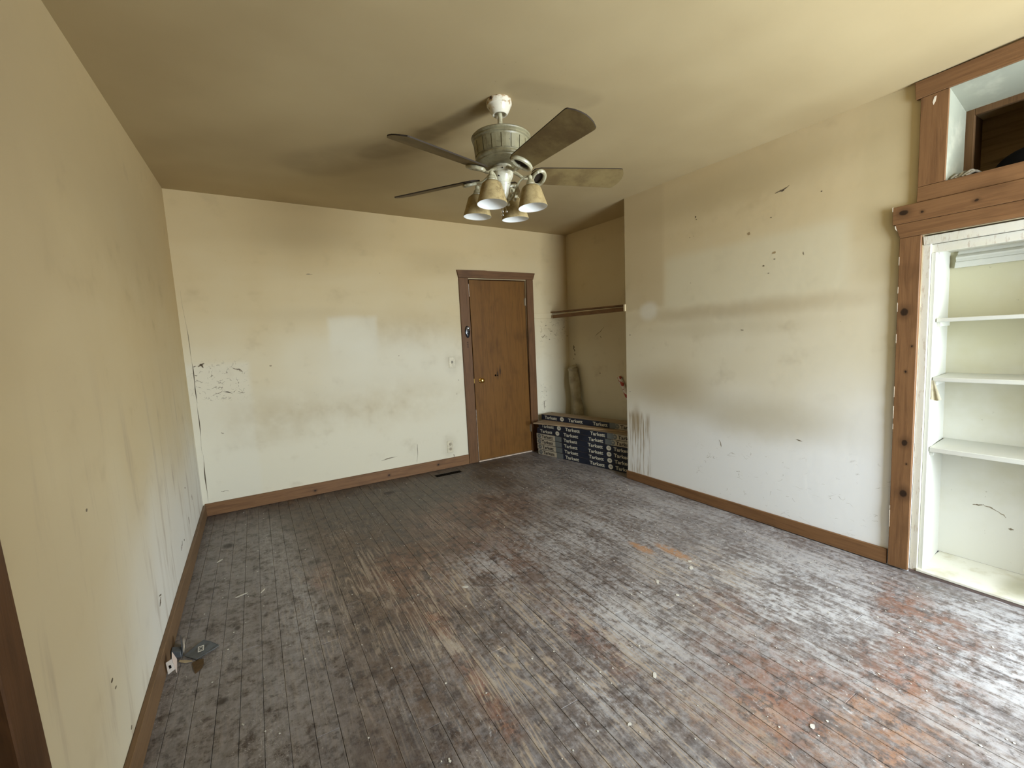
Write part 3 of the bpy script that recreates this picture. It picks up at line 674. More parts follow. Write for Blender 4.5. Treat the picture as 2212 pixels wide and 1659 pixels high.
# raw slivers on the post's outer edge where paint and wood tore
M_sliver = plain('torn_paint_edge', (0.80, 0.72, 0.58), 0.7, 0.2, var=0.2)
bm = B()
for z0_, z1_ in ((1.70, 1.745), (1.55, 1.585), (1.45, 1.50), (1.28, 1.33), (0.98, 1.04), (0.86, 0.93), (0.80, 0.83), (0.235, 0.335), (0.34, 0.36)):
    yy = -3.5785 - (1.84 - z0_) * 0.0026; box(bm, fx(z0_, 0.0225), fx(z0_, 0.006), yy, yy + 0.0016, z0_, z1_)
objs('torn_edge', bm, M_sliver, trim, label='pale torn sliver on the outer edge of the post')
bm = B(); fz = 1.87
prism(bm, [(fx(fz, .0245), -3.5650, 1.883), (fx(fz, .0245), -3.5605, 1.897), (fx(fz, .0245), -3.5575, 1.912), (fx(fz, .0245), -3.5540, 1.912), (fx(fz, .0245), -3.5560, 1.897)], (0.012, 0, 0)); box(bm, fx(2, .0262), fx(2, .012), -3.5445, -3.5415, 1.99, 2.0125)
objs('torn_edge', bm, M_sliver, trim)
# white painted chip on the niche post
bm = B(); prism(bm, [(fx(2.5, .0228), -3.690, 2.475), (fx(2.5, .0228), -3.698, 2.49), (fx(2.5, .0228), -3.701, 2.515), (fx(2.5, .0228), -3.693, 2.513), (fx(2.5, .0228), -3.687, 2.49)], (0.003, 0, 0)); tag(obj('paint_chip', bm, M_sliver, trim2), 'white paint chip on the left post')

# ------------------------------------------------------------------ built-in shelves
X0 = 3.578; XB = 3.905
sh = empty('built_in_shelves', (3.74, -4.14, 0.0), 'white painted built-in shelves filling the recess framed by brown boards', 'shelves')
bm = B(); box(bm, XB, XB + 0.012, YO1 - 0.03, -3.66, 0.03, 1.79); bp_ = obj('back_panel', bm, M_recess, sh); build_marks('recess_back_paint', bp_, lambda u, v: (XB, u, v), (-1, 0, 0))
bm = B(); hexa(bm, [(3.63, -3.722, 0.03), (XB, -3.694, 0.03), (XB, -3.66, 0.03), (3.63, -3.672, 0.03), (3.63, -3.722, 1.765), (XB, -3.690, 1.765), (XB, -3.655, 1.765), (3.63, -3.672, 1.765)]); obj('side_panel', bm, M_white, sh)
bm = B(); box(bm, 3.63, XB, YO1 - 0.02, YO1 + 0.03, 0.03, 1.765); obj('side_panel', bm, M_white, sh)
bm = B(); box(bm, 3.60, 3.63, YO1 - 0.02, -3.672, 1.745, 1.788, 0.002); box(bm, 3.63, XB, YO1 - 0.02, -3.66, 1.765, 1.79); obj('top_panel', bm, M_whiteold, sh)
# jamb strips, flush face
bm = B(); hexa(bm, [(3.566, -3.702, 0.012), (3.60, -3.702, 0.012), (3.60, -3.6705, 0.012), (3.566, -3.6705, 0.012), (3.585, -3.699, 1.79), (3.62, -3.699, 1.79), (3.62, -3.668, 1.79), (3.585, -3.668, 1.79)], 0.0015); obj('jamb_strip', bm, M_whiteold, sh)
bm = B(); hexa(bm, [(3.580, -3.722, 0.03), (3.63, -3.722, 0.03), (3.63, -3.703, 0.03), (3.580, -3.703, 0.03), (3.598, -3.718, 1.745), (3.64, -3.718, 1.745), (3.64, -3.700, 1.745), (3.598, -3.700, 1.745)], 0.0015); obj('jamb_strip', bm, M_white, sh)
bm = B(); hexa(bm, [(3.578, -4.6, 1.790), (3.62, -4.6, 1.790), (3.62, -3.672, 1.790), (3.578, -3.672, 1.790), (3.576, -4.6, 1.832), (3.62, -4.6, 1.832), (3.62, -3.669, 1.832), (3.576, -3.669, 1.832)], 0.0015); obj('header_strip', bm, M_whiteold, sh)
# moulded board fixed across the top of the back
prof = [(0, 0), (-0.030, 0.0), (-0.030, 0.030), (-0.024, 0.034), (-0.024, 0.040), (-0.034, 0.048), (-0.036, 0.056), (-0.026, 0.066), (-0.014, 0.072), (-0.014, 0.082), (-0.010, 0.092), (0, 0.094)]
bm = B(); zb_ = 1.675
a = [bm.verts.new((XB + p[0], -3.716 + p[1] * -0.10, zb_ + p[1])) for p in prof]; b = [bm.verts.new((XB + p[0], YO1 + 0.04, zb_ + p[1])) for p in prof]
bm.faces.new(a); bm.faces.new(b[::-1])
for i in range(len(prof)): j = (i + 1) % len(prof); bm.faces.new([a[i], a[j], b[j], b[i]])
obj('moulding', bm, M_white, sh)
for zt, th, xf in ((1.404, 0.020, 3.618), (1.094, 0.022, 3.600), (0.716, 0.026, 3.596)):
    bm = B(); hexa(bm, [(xf, YO1 + 0.03, zt - th), (XB, YO1 + 0.03, zt - th), (XB, -3.700, zt - th), (xf, -3.7235, zt - th), (xf, YO1 + 0.03, zt), (XB, YO1 + 0.03, zt), (XB, -3.700, zt), (xf, -3.7235, zt)], 0.0025)
    obj('shelf', bm, M_white, sh)
    bm = B(); hexa(bm, [(xf + 0.02, -3.736, zt - th - 0.022), (XB - 0.06, -3.716, zt - th - 0.022), (XB - 0.06, -3.700, zt - th - 0.022), (xf + 0.02, -3.721, zt - th - 0.022),
                        (xf + 0.02, -3.736, zt - th), (XB - 0.06, -3.716, zt - th), (XB - 0.06, -3.700, zt - th), (xf + 0.02, -3.721, zt - th)], 0.001); obj('shelf_cleat', bm, M_white, sh)
bm = B(); box(bm, 3.558, XB, YO1 + 0.03, -3.700, 0.016, 0.030, 0.002); tag(obj('base_board', bm, M_sill, sh), 'scuffed cream base board on the floor of the recess')
bm = B(); box(bm, 3.562, 3.62, YO1 + 0.03, -3.668, 0.001, 0.0155); tag(obj('toe_strip', bm, plain('toe_strip_wood', (0.16, 0.12, 0.11), 0.7), sh), 'dark strip under the base board')
# scrap of cloth pinned under the middle shelf
bm = B(); NU, NV = 9, 7; gv = []
for j in range(NV + 1):
    v = j / NV; row = []
    for i in range(NU + 1):
        u = i / NU; wdt = 0.012 + 0.030 * v
        row.append(bm.verts.new((3.596 - 0.004 * math.sin(u * 9 + 1) * v, -3.7195 - u * wdt - 0.002 * v, 1.078 - v * (0.100 + 0.008 * math.sin(u * 3.1)))))
    gv.append(row)
for j in range(NV):
    for i in range(NU): bm.faces.new([gv[j][i], gv[j][i+1], gv[j+1][i+1], gv[j+1][i]])
r_ = bmesh.ops.solidify(bm, geom=bm.faces[:], thickness=0.0015)
tag(obj('cloth_scrap', bm, plain('yellowed_cloth', (0.72, 0.66, 0.50), 0.8, 0.1, var=0.15), None, True), 'small yellowed scrap of cloth hanging under the middle white shelf', 'cloth')

# ------------------------------------------------------------------ niche above
ni = empty('trim_3', (3.8, -4.1, 2.09), kind='structure')
XI = 3.80
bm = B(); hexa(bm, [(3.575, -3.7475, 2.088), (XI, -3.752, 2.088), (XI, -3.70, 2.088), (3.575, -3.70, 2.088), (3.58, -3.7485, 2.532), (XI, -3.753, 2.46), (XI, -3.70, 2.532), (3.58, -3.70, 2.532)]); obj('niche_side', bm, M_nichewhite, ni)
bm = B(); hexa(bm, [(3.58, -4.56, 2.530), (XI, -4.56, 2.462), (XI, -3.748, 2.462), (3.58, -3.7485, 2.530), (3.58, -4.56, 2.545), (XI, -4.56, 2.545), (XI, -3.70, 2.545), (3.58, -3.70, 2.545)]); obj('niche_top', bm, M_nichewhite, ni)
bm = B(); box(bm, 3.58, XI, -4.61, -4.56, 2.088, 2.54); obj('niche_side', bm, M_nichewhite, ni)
bm = B(); box(bm, 3.58, 4.31, -4.62, -3.66, 2.076, 2.0875); obj('niche_floor', bm, M_darkwood, ni)
bm = B(); box(bm, XI, XI + 0.025, -3.785, -3.68, 2.088, 2.54, 0.002); box(bm, XI, XI + 0.025, -4.6, -3.785, 2.432, 2.54, 0.002); obj('inner_frame', bm, M_darkwood, ni)
bm = B(); box(bm, 4.28, 4.31, -4.62, -3.45, 2.088, 2.54); obj('niche_back', bm, M_nicheback, ni)
bm = B(); box(bm, XI + 0.025, 4.30, -3.70, -3.669, 2.088, 2.54); box(bm, XI + 0.025, 4.3, -4.65, -4.62, 2.0, 2.54); obj('niche_end', bm, M_darkwood, ni)
# black soft bag and the rag lying in the niche
bm = B(); c0 = Vector((3.93, -4.03, 2.0885)); NR, NS = 10, 26; rings = []
for j in range(NR + 1):
    f = j / NR; rr = math.cos(f * PI / 2) ** 0.6 if j < NR else 0; zz = math.sin(f * PI / 2) ** 1.0 * 0.15
    if j == NR: rings.append([bm.verts.new(c0 + Vector((0, 0.0, zz)))]); continue
    rings.append([bm.verts.new(c0 + Vector((0.13 * rr * math.cos(2*PI*k/NS), 0.20 * rr * math.sin(2*PI*k/NS) * (1 + 0.05 * math.sin(5 * 2*PI*k/NS)), zz))) for k in range(NS)])
for a, b in zip(rings, rings[1:]):
    for k in range(NS):
        if len(b) == 1: bm.faces.new([a[k], a[(k+1) % NS], b[0]])
        else: bm.faces.new([a[k], a[(k+1) % NS], b[(k+1) % NS], b[k]])
bm.faces.new(rings[0][::-1])
tag(obj('soft_cap', bm, plain('black_cloth', (0.006, 0.006, 0.008), 0.9, 0.15), None, True), 'rounded black cloth cap lying in the upper niche', 'cap')
bm = B()
for k in range(5):
    y0 = -3.765 - k * 0.013
    tube(bm, curve_pts([(3.60, y0 + 0.005, 2.094), (3.63, y0 - 0.004, 2.105 + 0.010 * math.sin(k * 2 + 1)), (3.67, y0 - 0.015, 2.122 + 0.008 * (k % 2)), (3.73, y0 - 0.025, 2.110), (3.77, y0 - 0.03, 2.096)], 5), [0.006] * 20 + [0.004], 7)
tag(obj('rag', bm, plain('grey_rag', (0.40, 0.37, 0.31), 0.9, 0.1, var=0.5, scale=60), None, True), 'crumpled grey rag in the left corner of the upper niche', 'rag')

# ------------------------------------------------------------------ alcove cleats and laths
bm = B(); prism(bm, [(3.522, by(3.6, 1.69), 1.655), (3.90, by(3.6, 1.69), 1.66), (3.90, by(3.6, 1.69), 1.718), (3.522, by(3.6, 1.69), 1.722)], (0, -0.018, 0), 0.001)
tag(obj('trim_4', bm, M_back), kind='structure')
bm = B(); box(bm, 3.572, 3.98, YC, YC + 0.02, 1.625, 1.688, 0.001); tag(obj('trim_5', bm, M_back), kind='structure')
def lath(p, q, w, h, mat, name, label):
    p, q = Vector(p), Vector(q); d = (q - p).normalized(); s = d.cross(Vector((0, 0, 1))).normalized(); u = s.cross(d)
    P_ = [e + s * a * w / 2 + u * b * h / 2 for b in (-1, 1) for e, a in ((p, -1), (p, 1), (q, 1), (q, -1))]
    bm = B(); hexa(bm, P_, 0.0012)
    return tag(obj(name, bm, mat), label, 'board', 'loose boards laid across the alcove')
lath((3.84, -0.040, 1.731), (3.690, -1.490, 1.686), 0.13, 0.014, M_oldwood, 'board', 'upper of two thin old boards laid across the alcove')
lath((3.775, -0.085, 1.672), (3.625, -1.495, 1.648), 0.018, 0.040, M_oldwood, 'board', 'lower narrow brown stick under the wider alcove board, set on edge')

# ------------------------------------------------------------------ flooring cartons
M_blue = plain('navy_carton', (0.013, 0.017, 0.032), 0.5, 0.35, var=0.35, scale=8)
M_kraft = plain('carton_top', (0.34, 0.26, 0.17), 0.6, 0.3, var=0.15, scale=10)
M_label = plain('carton_label', (0.42, 0.37, 0.28), 0.55, 0.3, var=0.12, scale=20)
M_tape = plain('carton_tape', (0.12, 0.13, 0.125), 0.35, 0.4)
M_letter = plain('cream_print', (0.55, 0.52, 0.42), 0.6, 0.3)
M_ink = plain('dark_print', (0.025, 0.022, 0.022), 0.6, 0.3)
txt_cache = {}
def word_mesh(word='Tarkett'):
    if word in txt_cache: return txt_cache[word]
    cu = bpy.data.curves.new('t', 'FONT'); cu.body = word; cu.size = 1.0; cu.offset = 0.022; cu.extrude = 0.0; cu.resolution_u = 3
    o = bpy.data.objects.new('t', cu); COL.objects.link(o)
    dg = bpy.context.evaluated_depsgraph_get(); me = bpy.data.meshes.new_from_object(o.evaluated_get(dg))
    V_ = [v.co.copy() for v in me.vertices]; F_ = [list(p.vertices) for p in me.polygons]
    bpy.data.objects.remove(o); bpy.data.curves.remove(cu); bpy.data.meshes.remove(me)
    x0 = min(v.x for v in V_); x1 = max(v.x for v in V_); y0 = min(v.y for v in V_); y1 = max(v.y for v in V_)
    txt_cache[word] = ([((v.x - x0) / (x1 - x0), (v.y - y0) / (y1 - y0)) for v in V_], F_); return txt_cache[word]
def carton(p0, d, zb, h, pattern, label, ln=1.30, dp=0.20, s0=0.0):
    d = Vector((d[0], d[1], 0)).normalized(); n = Vector((-d.y, d.x, 0))     # n points into the alcove
    p0 = Vector((p0[0], p0[1], zb)); f = lambda s, z, o=0.0: p0 + d * s - n * o + Vector((0, 0, z))
    root = empty('flooring_carton', p0 + d * ln / 2 + n * dp / 2, label, 'carton', 'stacked cartons of floor tiles')
    bm = B(); vs_ = [f(0, .0005), f(ln, .0005), f(ln, .0005) + n * dp, f(0, .0005) + n * dp, f(0, h - .001), f(ln, h - .001), f(ln, h - .001) + n * dp, f(0, h - .001) + n * dp]
    v = hexa(bm, vs_, 0.0012)
    bm.faces.ensure_lookup_table(); bmesh.ops.recalc_face_normals(bm, faces=bm.faces)
    for fc in bm.faces: fc.material_index = 1 if fc.normal.z > 0.8 else 0
    obj('carton_body', bm, [M_blue, M_kraft], root, recalc=False)
    def patch(name, s_a, s_b, z_a, z_b, mat, o=0.0006):
        bm = B(); a_, b_ = [(f(s, z, o)) for s, z in ((s_a, z_a), (s_b, z_a), (s_b, z_b), (s_a, z_b))], None
        prism(bm, a_, n * (o * 0.9)); return obj(name, bm, mat, root)
    if pattern == 'A':       # word, disc, word, gap, word, tape, label
        words = [(0.055, 0.255), (0.43, 0.645), (0.79, 0.985)]; discs = [0.335]; tape = (1.01, 1.085); lab = (1.065, ln); dw = [(1.145, 1.345)]; dd = 1.105
    else:
        words = [(0.44, 0.64), (0.79, 0.99), (1.125, 1.325)]; discs = [1.065]; tape = (0.305, 0.405); lab = (0.0, 0.305); dw = [(0.085, 0.27)]; dd = 0.045
    patch('tape', tape[0], tape[1], 0.003, h - 0.003, M_tape, 0.0010)
    patch('label_end', lab[0] + 0.001, lab[1] - 0.001, 0.002, h - 0.003, M_label, 0.0006)
    def words_mesh(lst, mat, name, o):
        V_, F_ = word_mesh()
        for a_, b_ in lst:
            bm = B(); clip = b_ > ln
            mp = [bm.verts.new(f(a_ + (b_ - a_) * x, 0.20 * h + (0.60 * h) * y, o)) for x, y in V_]
            for fc in F_:
                if clip and max(a_ + (b_ - a_) * V_[k][0] for k in fc) > ln - 0.002: continue
                try: bm.faces.new([mp[k] for k in fc])
                except ValueError: pass
            obj(name, bm, mat, root, recalc=False)
    words_mesh([(a_ + s0, b_ + s0) for a_, b_ in words], M_letter, 'printed_word', 0.0016)
    words_mesh([(a_ + s0, b_ + s0) for a_, b_ in dw], M_ink, 'printed_word', 0.0016)
    for s_, m1, m2 in [(x, M_letter, M_ink) for x in discs] + [(dd, M_tape, M_label)]:
        s_ += s0; bm = B(); R_ = 0.40 * h
        c_ = [bm.verts.new(f(s_ + R_ * 1.15 * math.cos(2*PI*k/20), h / 2 + R_ * math.sin(2*PI*k/20), 0.0014)) for k in range(20)]; bm.faces.new(c_)
        obj('emblem_disc', bm, m1, root, recalc=False)
        bm = B()
        for zc_, w0, w1 in ((0.16, -0.55, 0.65), (-0.12, -0.35, 0.70)):
            pts = [(w0, zc_ + 0.10), (0.0, zc_ + 0.02), (w1, zc_ + 0.12), (w1 * 0.9, zc_ + 0.0), (0.0, zc_ - 0.10), (w0 * 0.8, zc_ - 0.02)]
            bm.faces.new([bm.verts.new(f(s_ + R_ * a_, h / 2 + R_ * b_ * 1.2, 0.0019)) for a_, b_ in pts])
        objs('emblem_mark', bm, m2, root, recalc=False)
    return root
CH = 0.0655; D0 = (0.2008, -0.9796)
rows = [('B', 0.010, 'bottom carton of the stack, cream label at its left end, scuffed'),
        ('B', 0.000, 'second carton from the floor, cream label at its left end'),
        ('B', -0.006, 'third carton from the floor, cream label at its left end'),
        ('B', -0.008, 'fourth carton from the floor, topmost with its cream label at left'),
        ('A', 0.003, 'blue-fronted carton second below the loose board'),
        ('A', 0.030, 'blue-fronted carton directly under the loose board')]
for k, (pt, s, lb) in enumerate(rows):
    carton((3.404 + D0[0] * s + (0.010 if k == 0 else 0.0) * 0, -0.158 + D0[1] * s), D0, 0.0006 + k * CH, CH - 0.0008, pt, lb)
zt = 0.0006 + 6 * CH
bm = B(); pd = Vector((0.366, -0.930, 0)).normalized(); pn = Vector((-pd.y, pd.x, 0)); q0 = Vector((3.318, -0.215, zt))
hexa(bm, [q0, q0 + pd * 1.30, q0 + pd * 1.30 + pn * 0.235, q0 + pn * 0.235] + [p + Vector((0, 0, 0.013)) for p in (q0, q0 + pd * 1.30, q0 + pd * 1.30 + pn * 0.235, q0 + pn * 0.235)], 0.001)
tag(obj('loose_board', bm, M_plankboard), 'tan loose board sticking out to the left, second layer from the top of the cartons', 'board')
carton((3.517, -0.105), (0.255, -1.19), zt + 0.0136, CH, 'A', 'top carton lying alone above the loose tan board', ln=1.27, dp=0.19)

# ------------------------------------------------------------------ rolls leaning in the alcove
bm = B(); pts = curve_pts([(3.945, -0.345, 0.004), (3.955, -0.325, 0.25), (3.962, -0.292, 0.45), (3.972, -0.255, 0.60), (3.976, -0.215, 0.78), (3.982, -0.180, 0.95), (3.984, -0.172, 1.005)], 6)
n_ = len(pts); rr = [0.066 + 0.006 * math.sin(i * 0.55) - (0.007 if 14 < i < 20 else 0) for i in range(n_)]
tube(bm, pts, rr, 18, flat=0.85)
roll = empty('carpet_roll', (3.96, -0.34, 0.004), 'cream fabric-wrapped roll leaning in the alcove corner behind the cartons', 'roll')
M_cream = plain('cream_wrap', (0.42, 0.37, 0.26), 0.85, 0.1, var=0.3, scale=9, bump=0.5)
obj('roll_body', bm, M_cream, roll, True)
bm = B(); tube(bm, [pts[-4] + Vector((0, 0.002, 0)), pts[-2], pts[-1] + Vector((0, 0.003, 0.012)), pts[-1] + Vector((-0.01, 0.006, 0.035))], [0.0675, 0.073, 0.071, 0.050], 18, flat=0.85)
obj('folded_end', bm, M_cream, roll, True)
a_ = Vector((4.015, -1.475, 0.004)); b_ = Vector((4.028, -0.948, 0.932)); ax_ = (b_ - a_).normalized()
def rw():
    t = Mat('printed_roll_wrap', 0.4, 0.4); n = t.noise(t.vec(t.x, t.y, t.z), 14, 2, 0.6, 1.0)
    c = t.mix((0.72, 0.68, 0.66), (0.42, 0.07, 0.05), n.ss(0.50, 0.54)); t.color(c); return t.m
rl = empty('wallpaper_roll', a_, 'thin red and white printed roll leaning behind the breast corner', 'roll')
bm = B(); tube(bm, [a_, b_], 0.0235, 18, cap=False); tube(bm, [b_, a_], 0.0195, 18, cap=False); obj('roll_body', bm, rw(), rl, True, recalc=False)
bm = B(); tube(bm, [b_ - ax_ * 0.012, b_ - ax_ * 0.010], 0.0194, 18); obj('core', bm, M_black, rl)

# ------------------------------------------------------------------ things on the back wall
M_ivory = plain('ivory_plastic', (0.66, 0.60, 0.44), 0.35, 0.4, var=0.2, scale=25)
def plate(name, x, z, w, h, label, cat):
    r = empty(name, (x, by(x, z), z - h / 2), label, cat); y = by(x, z)
    bm = B(); box(bm, x - w / 2, x + w / 2, y - 0.006, y + 0.001, z - h / 2, z + h / 2, 0.0022); obj('cover_plate', bm, M_ivory, r)
    return r, y
sw, y_ = plate('light_switch', 2.405, 1.190, 0.074, 0.122, 'small ivory light switch on the back wall left of the door', 'switch')
bm = B(); box(bm, 2.399, 2.411, y_ - 0.0066, y_ - 0.0058, 1.178, 1.204); tag(obj('switch_slot', bm, M_ink, sw), 'dark slot')
bm = B(); hexa(bm, [(2.401, y_ - 0.007, 1.182), (2.409, y_ - 0.007, 1.182), (2.409, y_ - 0.005, 1.190), (2.401, y_ - 0.005, 1.190), (2.4015, y_ - 0.018, 1.176), (2.4085, y_ - 0.018, 1.176), (2.4085, y_ - 0.016, 1.184), (2.4015, y_ - 0.016, 1.184)]); obj('toggle', bm, M_ivory, sw)
ot, y_ = plate('wall_outlet', 2.325, 0.240, 0.072, 0.135, 'ivory double power outlet low on the back wall near the door', 'outlet')
for zz in (0.268, 0.213):
    bm = B(); lathe(bm, [(0, 0), (0.0175, 0), (0.0175, 0.002), (0, 0.002)], (2.325, y_ - 0.0055, zz), 18, axis=(0, -1, 0)); f_ = obj('socket_face', bm, plain('socket_face', (0.40, 0.34, 0.24), 0.4), ot)
    bm = B()
    for dx in (-0.006, 0.006): box(bm, 2.325 + dx - 0.0013, 2.325 + dx + 0.0013, y_ - 0.0082, y_ - 0.0074, zz - 0.002, zz + 0.008)
    box(bm, 2.3225, 2.3275, y_ - 0.0082, y_ - 0.0074, zz - 0.011, zz - 0.007); obj('slots', bm, M_ink, f_)
# black handset holder on the door casing
yk = by(2.6, 1.52) - 0.0215
hd = empty('wall_controller', (2.606, yk, 1.455), 'small black oval device with a chrome ring fixed to the door casing', 'device')
bm = B(); NS = 28; lay = []
for o_, sc_ in ((0.0, 1.0), (0.010, 1.0), (0.016, 0.86), (0.018, 0.6)):
    lay.append([bm.verts.new((2.606 + 0.030 * sc_ * math.cos(2*PI*k/NS) * (1.0 if math.sin(2*PI*k/NS) > 0 else 1 - 0.28 * abs(math.sin(2*PI*k/NS))), yk - o_, 1.523 + (0.068 * sc_) * math.copysign(abs(math.sin(2*PI*k/NS)) ** 0.85, math.sin(2*PI*k/NS)))) for k in range(NS)])
for a, b in zip(lay, lay[1:]):
    for k in range(NS): bm.faces.new([a[k], a[(k+1) % NS], b[(k+1) % NS], b[k]])
bm.faces.new(lay[-1]); bm.faces.new(lay[0][::-1])
obj('device_body', bm, plain('black_gloss_plastic', (0.012, 0.013, 0.017), 0.2, 0.5), hd, True)
M_chrome = plain('chrome', (0.8, 0.8, 0.82), 0.12, 0.5, 1.0)
bm = B(); pts = [(2.611 + 0.020 * math.cos(a), yk - 0.019, 1.558 + 0.021 * math.sin(a)) for a in [2*PI*k/24 for k in range(25)]]; tube(bm, pts, 0.0028, 8, cap=False); tag(obj('ring', bm, M_chrome, hd, True), 'chrome ring')
bm = B(); lathe(bm, [(0, 0), (0.010, 0), (0.0095, 0.004), (0.006, 0.007), (0, 0.008)], (2.610, yk - 0.017, 1.562), 16, axis=(0, -1, 0)); tag(obj('button', bm, plain('white_button', (0.8, 0.8, 0.78), 0.25, 0.5), hd, True), 'round white button')
bm = B(); lathe(bm, [(0, 0), (0.005, 0), (0.004, 0.003), (0, 0.004)], (2.603, yk - 0.0175, 1.520), 12, axis=(0, -1, 0)); obj('indicator', bm, M_chrome, hd, True)

# ------------------------------------------------------------------ floor vent
vn = empty('floor_vent', (2.195, -0.228, 0.0008), 'rectangular metal heating vent in the floor by the back skirting', 'vent')
M_vent = plain('dusty_brown_metal', (0.105, 0.085, 0.065), 0.5, 0.4, 0.3, var=0.3)
vy0, vy1, vx0, vx1 = -0.295, -0.158, 2.022, 2.368
bm = B()
for q in ((vx0, vx1, vy0, vy0 + 0.026), (vx0, vx1, vy1 - 0.022, vy1), (vx0, vx0 + 0.026, vy0 + 0.026, vy1 - 0.022), (vx1 - 0.026, vx1, vy0 + 0.026, vy1 - 0.022)): box(bm, *q, 0.0008, 0.0042)
obj('vent_frame', bm, M_vent, vn)
bm = B(); box(bm, vx0 + 0.02, vx1 - 0.02, vy0 + 0.02, vy1 - 0.02, 0.0008, 0.0014); obj('vent_duct', bm, M_black, vn)
M_louvre = plain('dark_louvre_metal', (0.018, 0.013, 0.006), 0.6, 0.3, 0.3)
for k in range(18):
    xx = vx0 + 0.034 + k * 0.0163; bm = B(); box(bm, xx, xx + 0.003, vy0 + 0.027, vy1 - 0.023, 0.0014, 0.0034); obj('louvre', bm, M_louvre, vn)

# ------------------------------------------------------------------ ceiling fan
FX, FY = 1.691, -2.570
ZC = hc(FX, FY)
fan = empty('ceiling_fan', (FX, FY, 2.06), 'dusty five-bladed ceiling fan with four tan bell-shaped lamp shades', 'ceiling fan')
def fanpaint(name, c, c2, rough=0.35):
    t = Mat(name, rough, 0.45); P3 = t.vec(t.x, t.y, t.z); n = t.noise(P3, 22, 4, 0.65); n2 = t.noise(P3, 70, 3, 0.6)
    k = t.mix(c, c2, n.ss(0.42, 0.68)); k = t.mix(k, (0.04, 0.025, 0.012), n2.ss(0.68, 0.73) * 0.8); t.color(k); return t.m
M_fan = fanpaint('antique_cream_metal', (0.42, 0.39, 0.26), (0.25, 0.21, 0.12))
M_fanw = fanpaint('cream_enamel', (0.62, 0.60, 0.48), (0.40, 0.35, 0.22), 0.25)
M_motor = fanpaint('olive_cream_motor', (0.26, 0.235, 0.14), (0.17, 0.145, 0.08), 0.4)
def canopy_mat():
    t = Mat('canopy_enamel', 0.18, 0.5); P3 = t.vec(t.x, t.y, t.z); n = t.noise(P3, 45, 4, 0.65)
    k = t.mix((0.68, 0.63, 0.50), (0.40, 0.26, 0.13), (n + (t.z - (ZC - 0.04)) * 4).ss(0.55, 0.66)); k = t.mix(k, (0.05, 0.025, 0.012), (n + (t.z - (ZC - 0.03)) * 4).ss(0.66, 0.70))
    t.color(k); return t.m
bm = B(); lathe(bm, [(0, 0.001), (0.061, 0.001), (0.0645, -0.004), (0.0645, -0.018), (0.063, -0.028), (0.059, -0.031), (0.057, -0.036), (0.048, -0.055), (0.040, -0.068), (0.036, -0.071), (0.031, -0.070), (0.029, -0.060), (0.0, -0.050)], (FX, FY, ZC), 40)
tag(obj('canopy', bm, canopy_mat(), fan, True), 'glossy white canopy rusted at its upper rim')
bm = B(); tube(bm, [(FX, FY, ZC - 0.045), (FX, FY, 2.43)], 0.0125, 16); lathe(bm, [(0.0126, 0.0), (0.020, 0.0), (0.020, 0.016), (0.0126, 0.018)], (FX, FY, 2.4475), 18); obj('downrod', bm, M_fan, fan, True)
bm = B(); zt_ = 2.448
prof = [(0, 0.002), (0.055, 0.002), (0.100, -0.002), (0.128, -0.007), (0.146, -0.014), (0.1515, -0.020), (0.150, -0.025), (0.144, -0.029), (0.147, -0.034), (0.147, -0.038), (0.140, -0.042), (0.138, -0.046),
        (0.131, -0.118), (0.135, -0.122), (0.136, -0.128), (0.133, -0.133), (0.125, -0.137), (0.124, -0.142), (0.108, -0.152), (0.085, -0.157), (0.060, -0.158), (0, -0.158)]
lathe(bm, prof, (FX, FY, zt_), 64); obj('motor_housing', bm, M_motor, fan, True, flat_angle=30)
NP = 18
for k in range(NP):
    a0 = 2*PI*(k + 0.06) / NP; a1 = 2*PI*(k + 0.94) / NP; bm = B(); P_ = []
    for zz, r1 in ((zt_ - 0.113, 0.1315), (zt_ - 0.051, 0.1375)):
        for o_ in (0.0005, 0.0042): P_.append([(FX + (r1 + o_) * math.cos(a), FY + (r1 + o_) * math.sin(a), zz) for a in (a0, (a0 + a1) / 2, a1)])
    bi, bo, ti, to = [[bm.verts.new(p) for p in r] for r in P_]
    for i in (0, 1):
        bm.faces.new([bo[i], bo[i+1], to[i+1], to[i]]); bm.faces.new([bi[i+1], bi[i], ti[i], ti[i+1]]); bm.faces.new([to[i], to[i+1], ti[i+1], ti[i]]); bm.faces.new([bi[i], bi[i+1], bo[i+1], bo[i]])
    bm.faces.new([bi[0], bo[0], to[0], ti[0]]); bm.faces.new([bo[2], bi[2], ti[2], to[2]])
    obj('housing_panel', bm, M_motor, fan)
bm = B(); lathe(bm, [(0, -0.158), (0.047, -0.158), (0.047, -0.166), (0.044, -0.168), (0, -0.168)], (FX, FY, zt_), 32); obj('motor_neck', bm, M_fanw, fan, True)
NB = zt_ - 0.168
bm = B(); lathe(bm, [(0, 0.0), (0.050, 0.0), (0.057, -0.004), (0.059, -0.012), (0.057, -0.020), (0.053, -0.023), (0.055, -0.028), (0.052, -0.042), (0.044, -0.060), (0.038, -0.072), (0.040, -0.076), (0.037, -0.084), (0.030, -0.104), (0.026, -0.128), (0.022, -0.138), (0.014, -0.146), (0.012, -0.156), (0.016, -0.163), (0.008, -0.172), (0, -0.174)], (FX, FY, NB), 36)
obj('switch_housing', bm, M_fanw, fan, True)
bm = B(); lathe(bm, [(0, 0), (0.003, 0.0), (0.003, 0.004), (0, 0.004)], (FX - 0.03, FY - 0.052, NB - 0.016), 10, axis=(-0.5, -0.85, 0)); lathe(bm, [(0, 0), (0.0035, 0.0), (0.0035, 0.012), (0, 0.012)], (FX - 0.042, FY - 0.036, NB - 0.052), 10, axis=(-0.75, -0.65, -0.2)); objs('screw', bm, M_ink, fan)
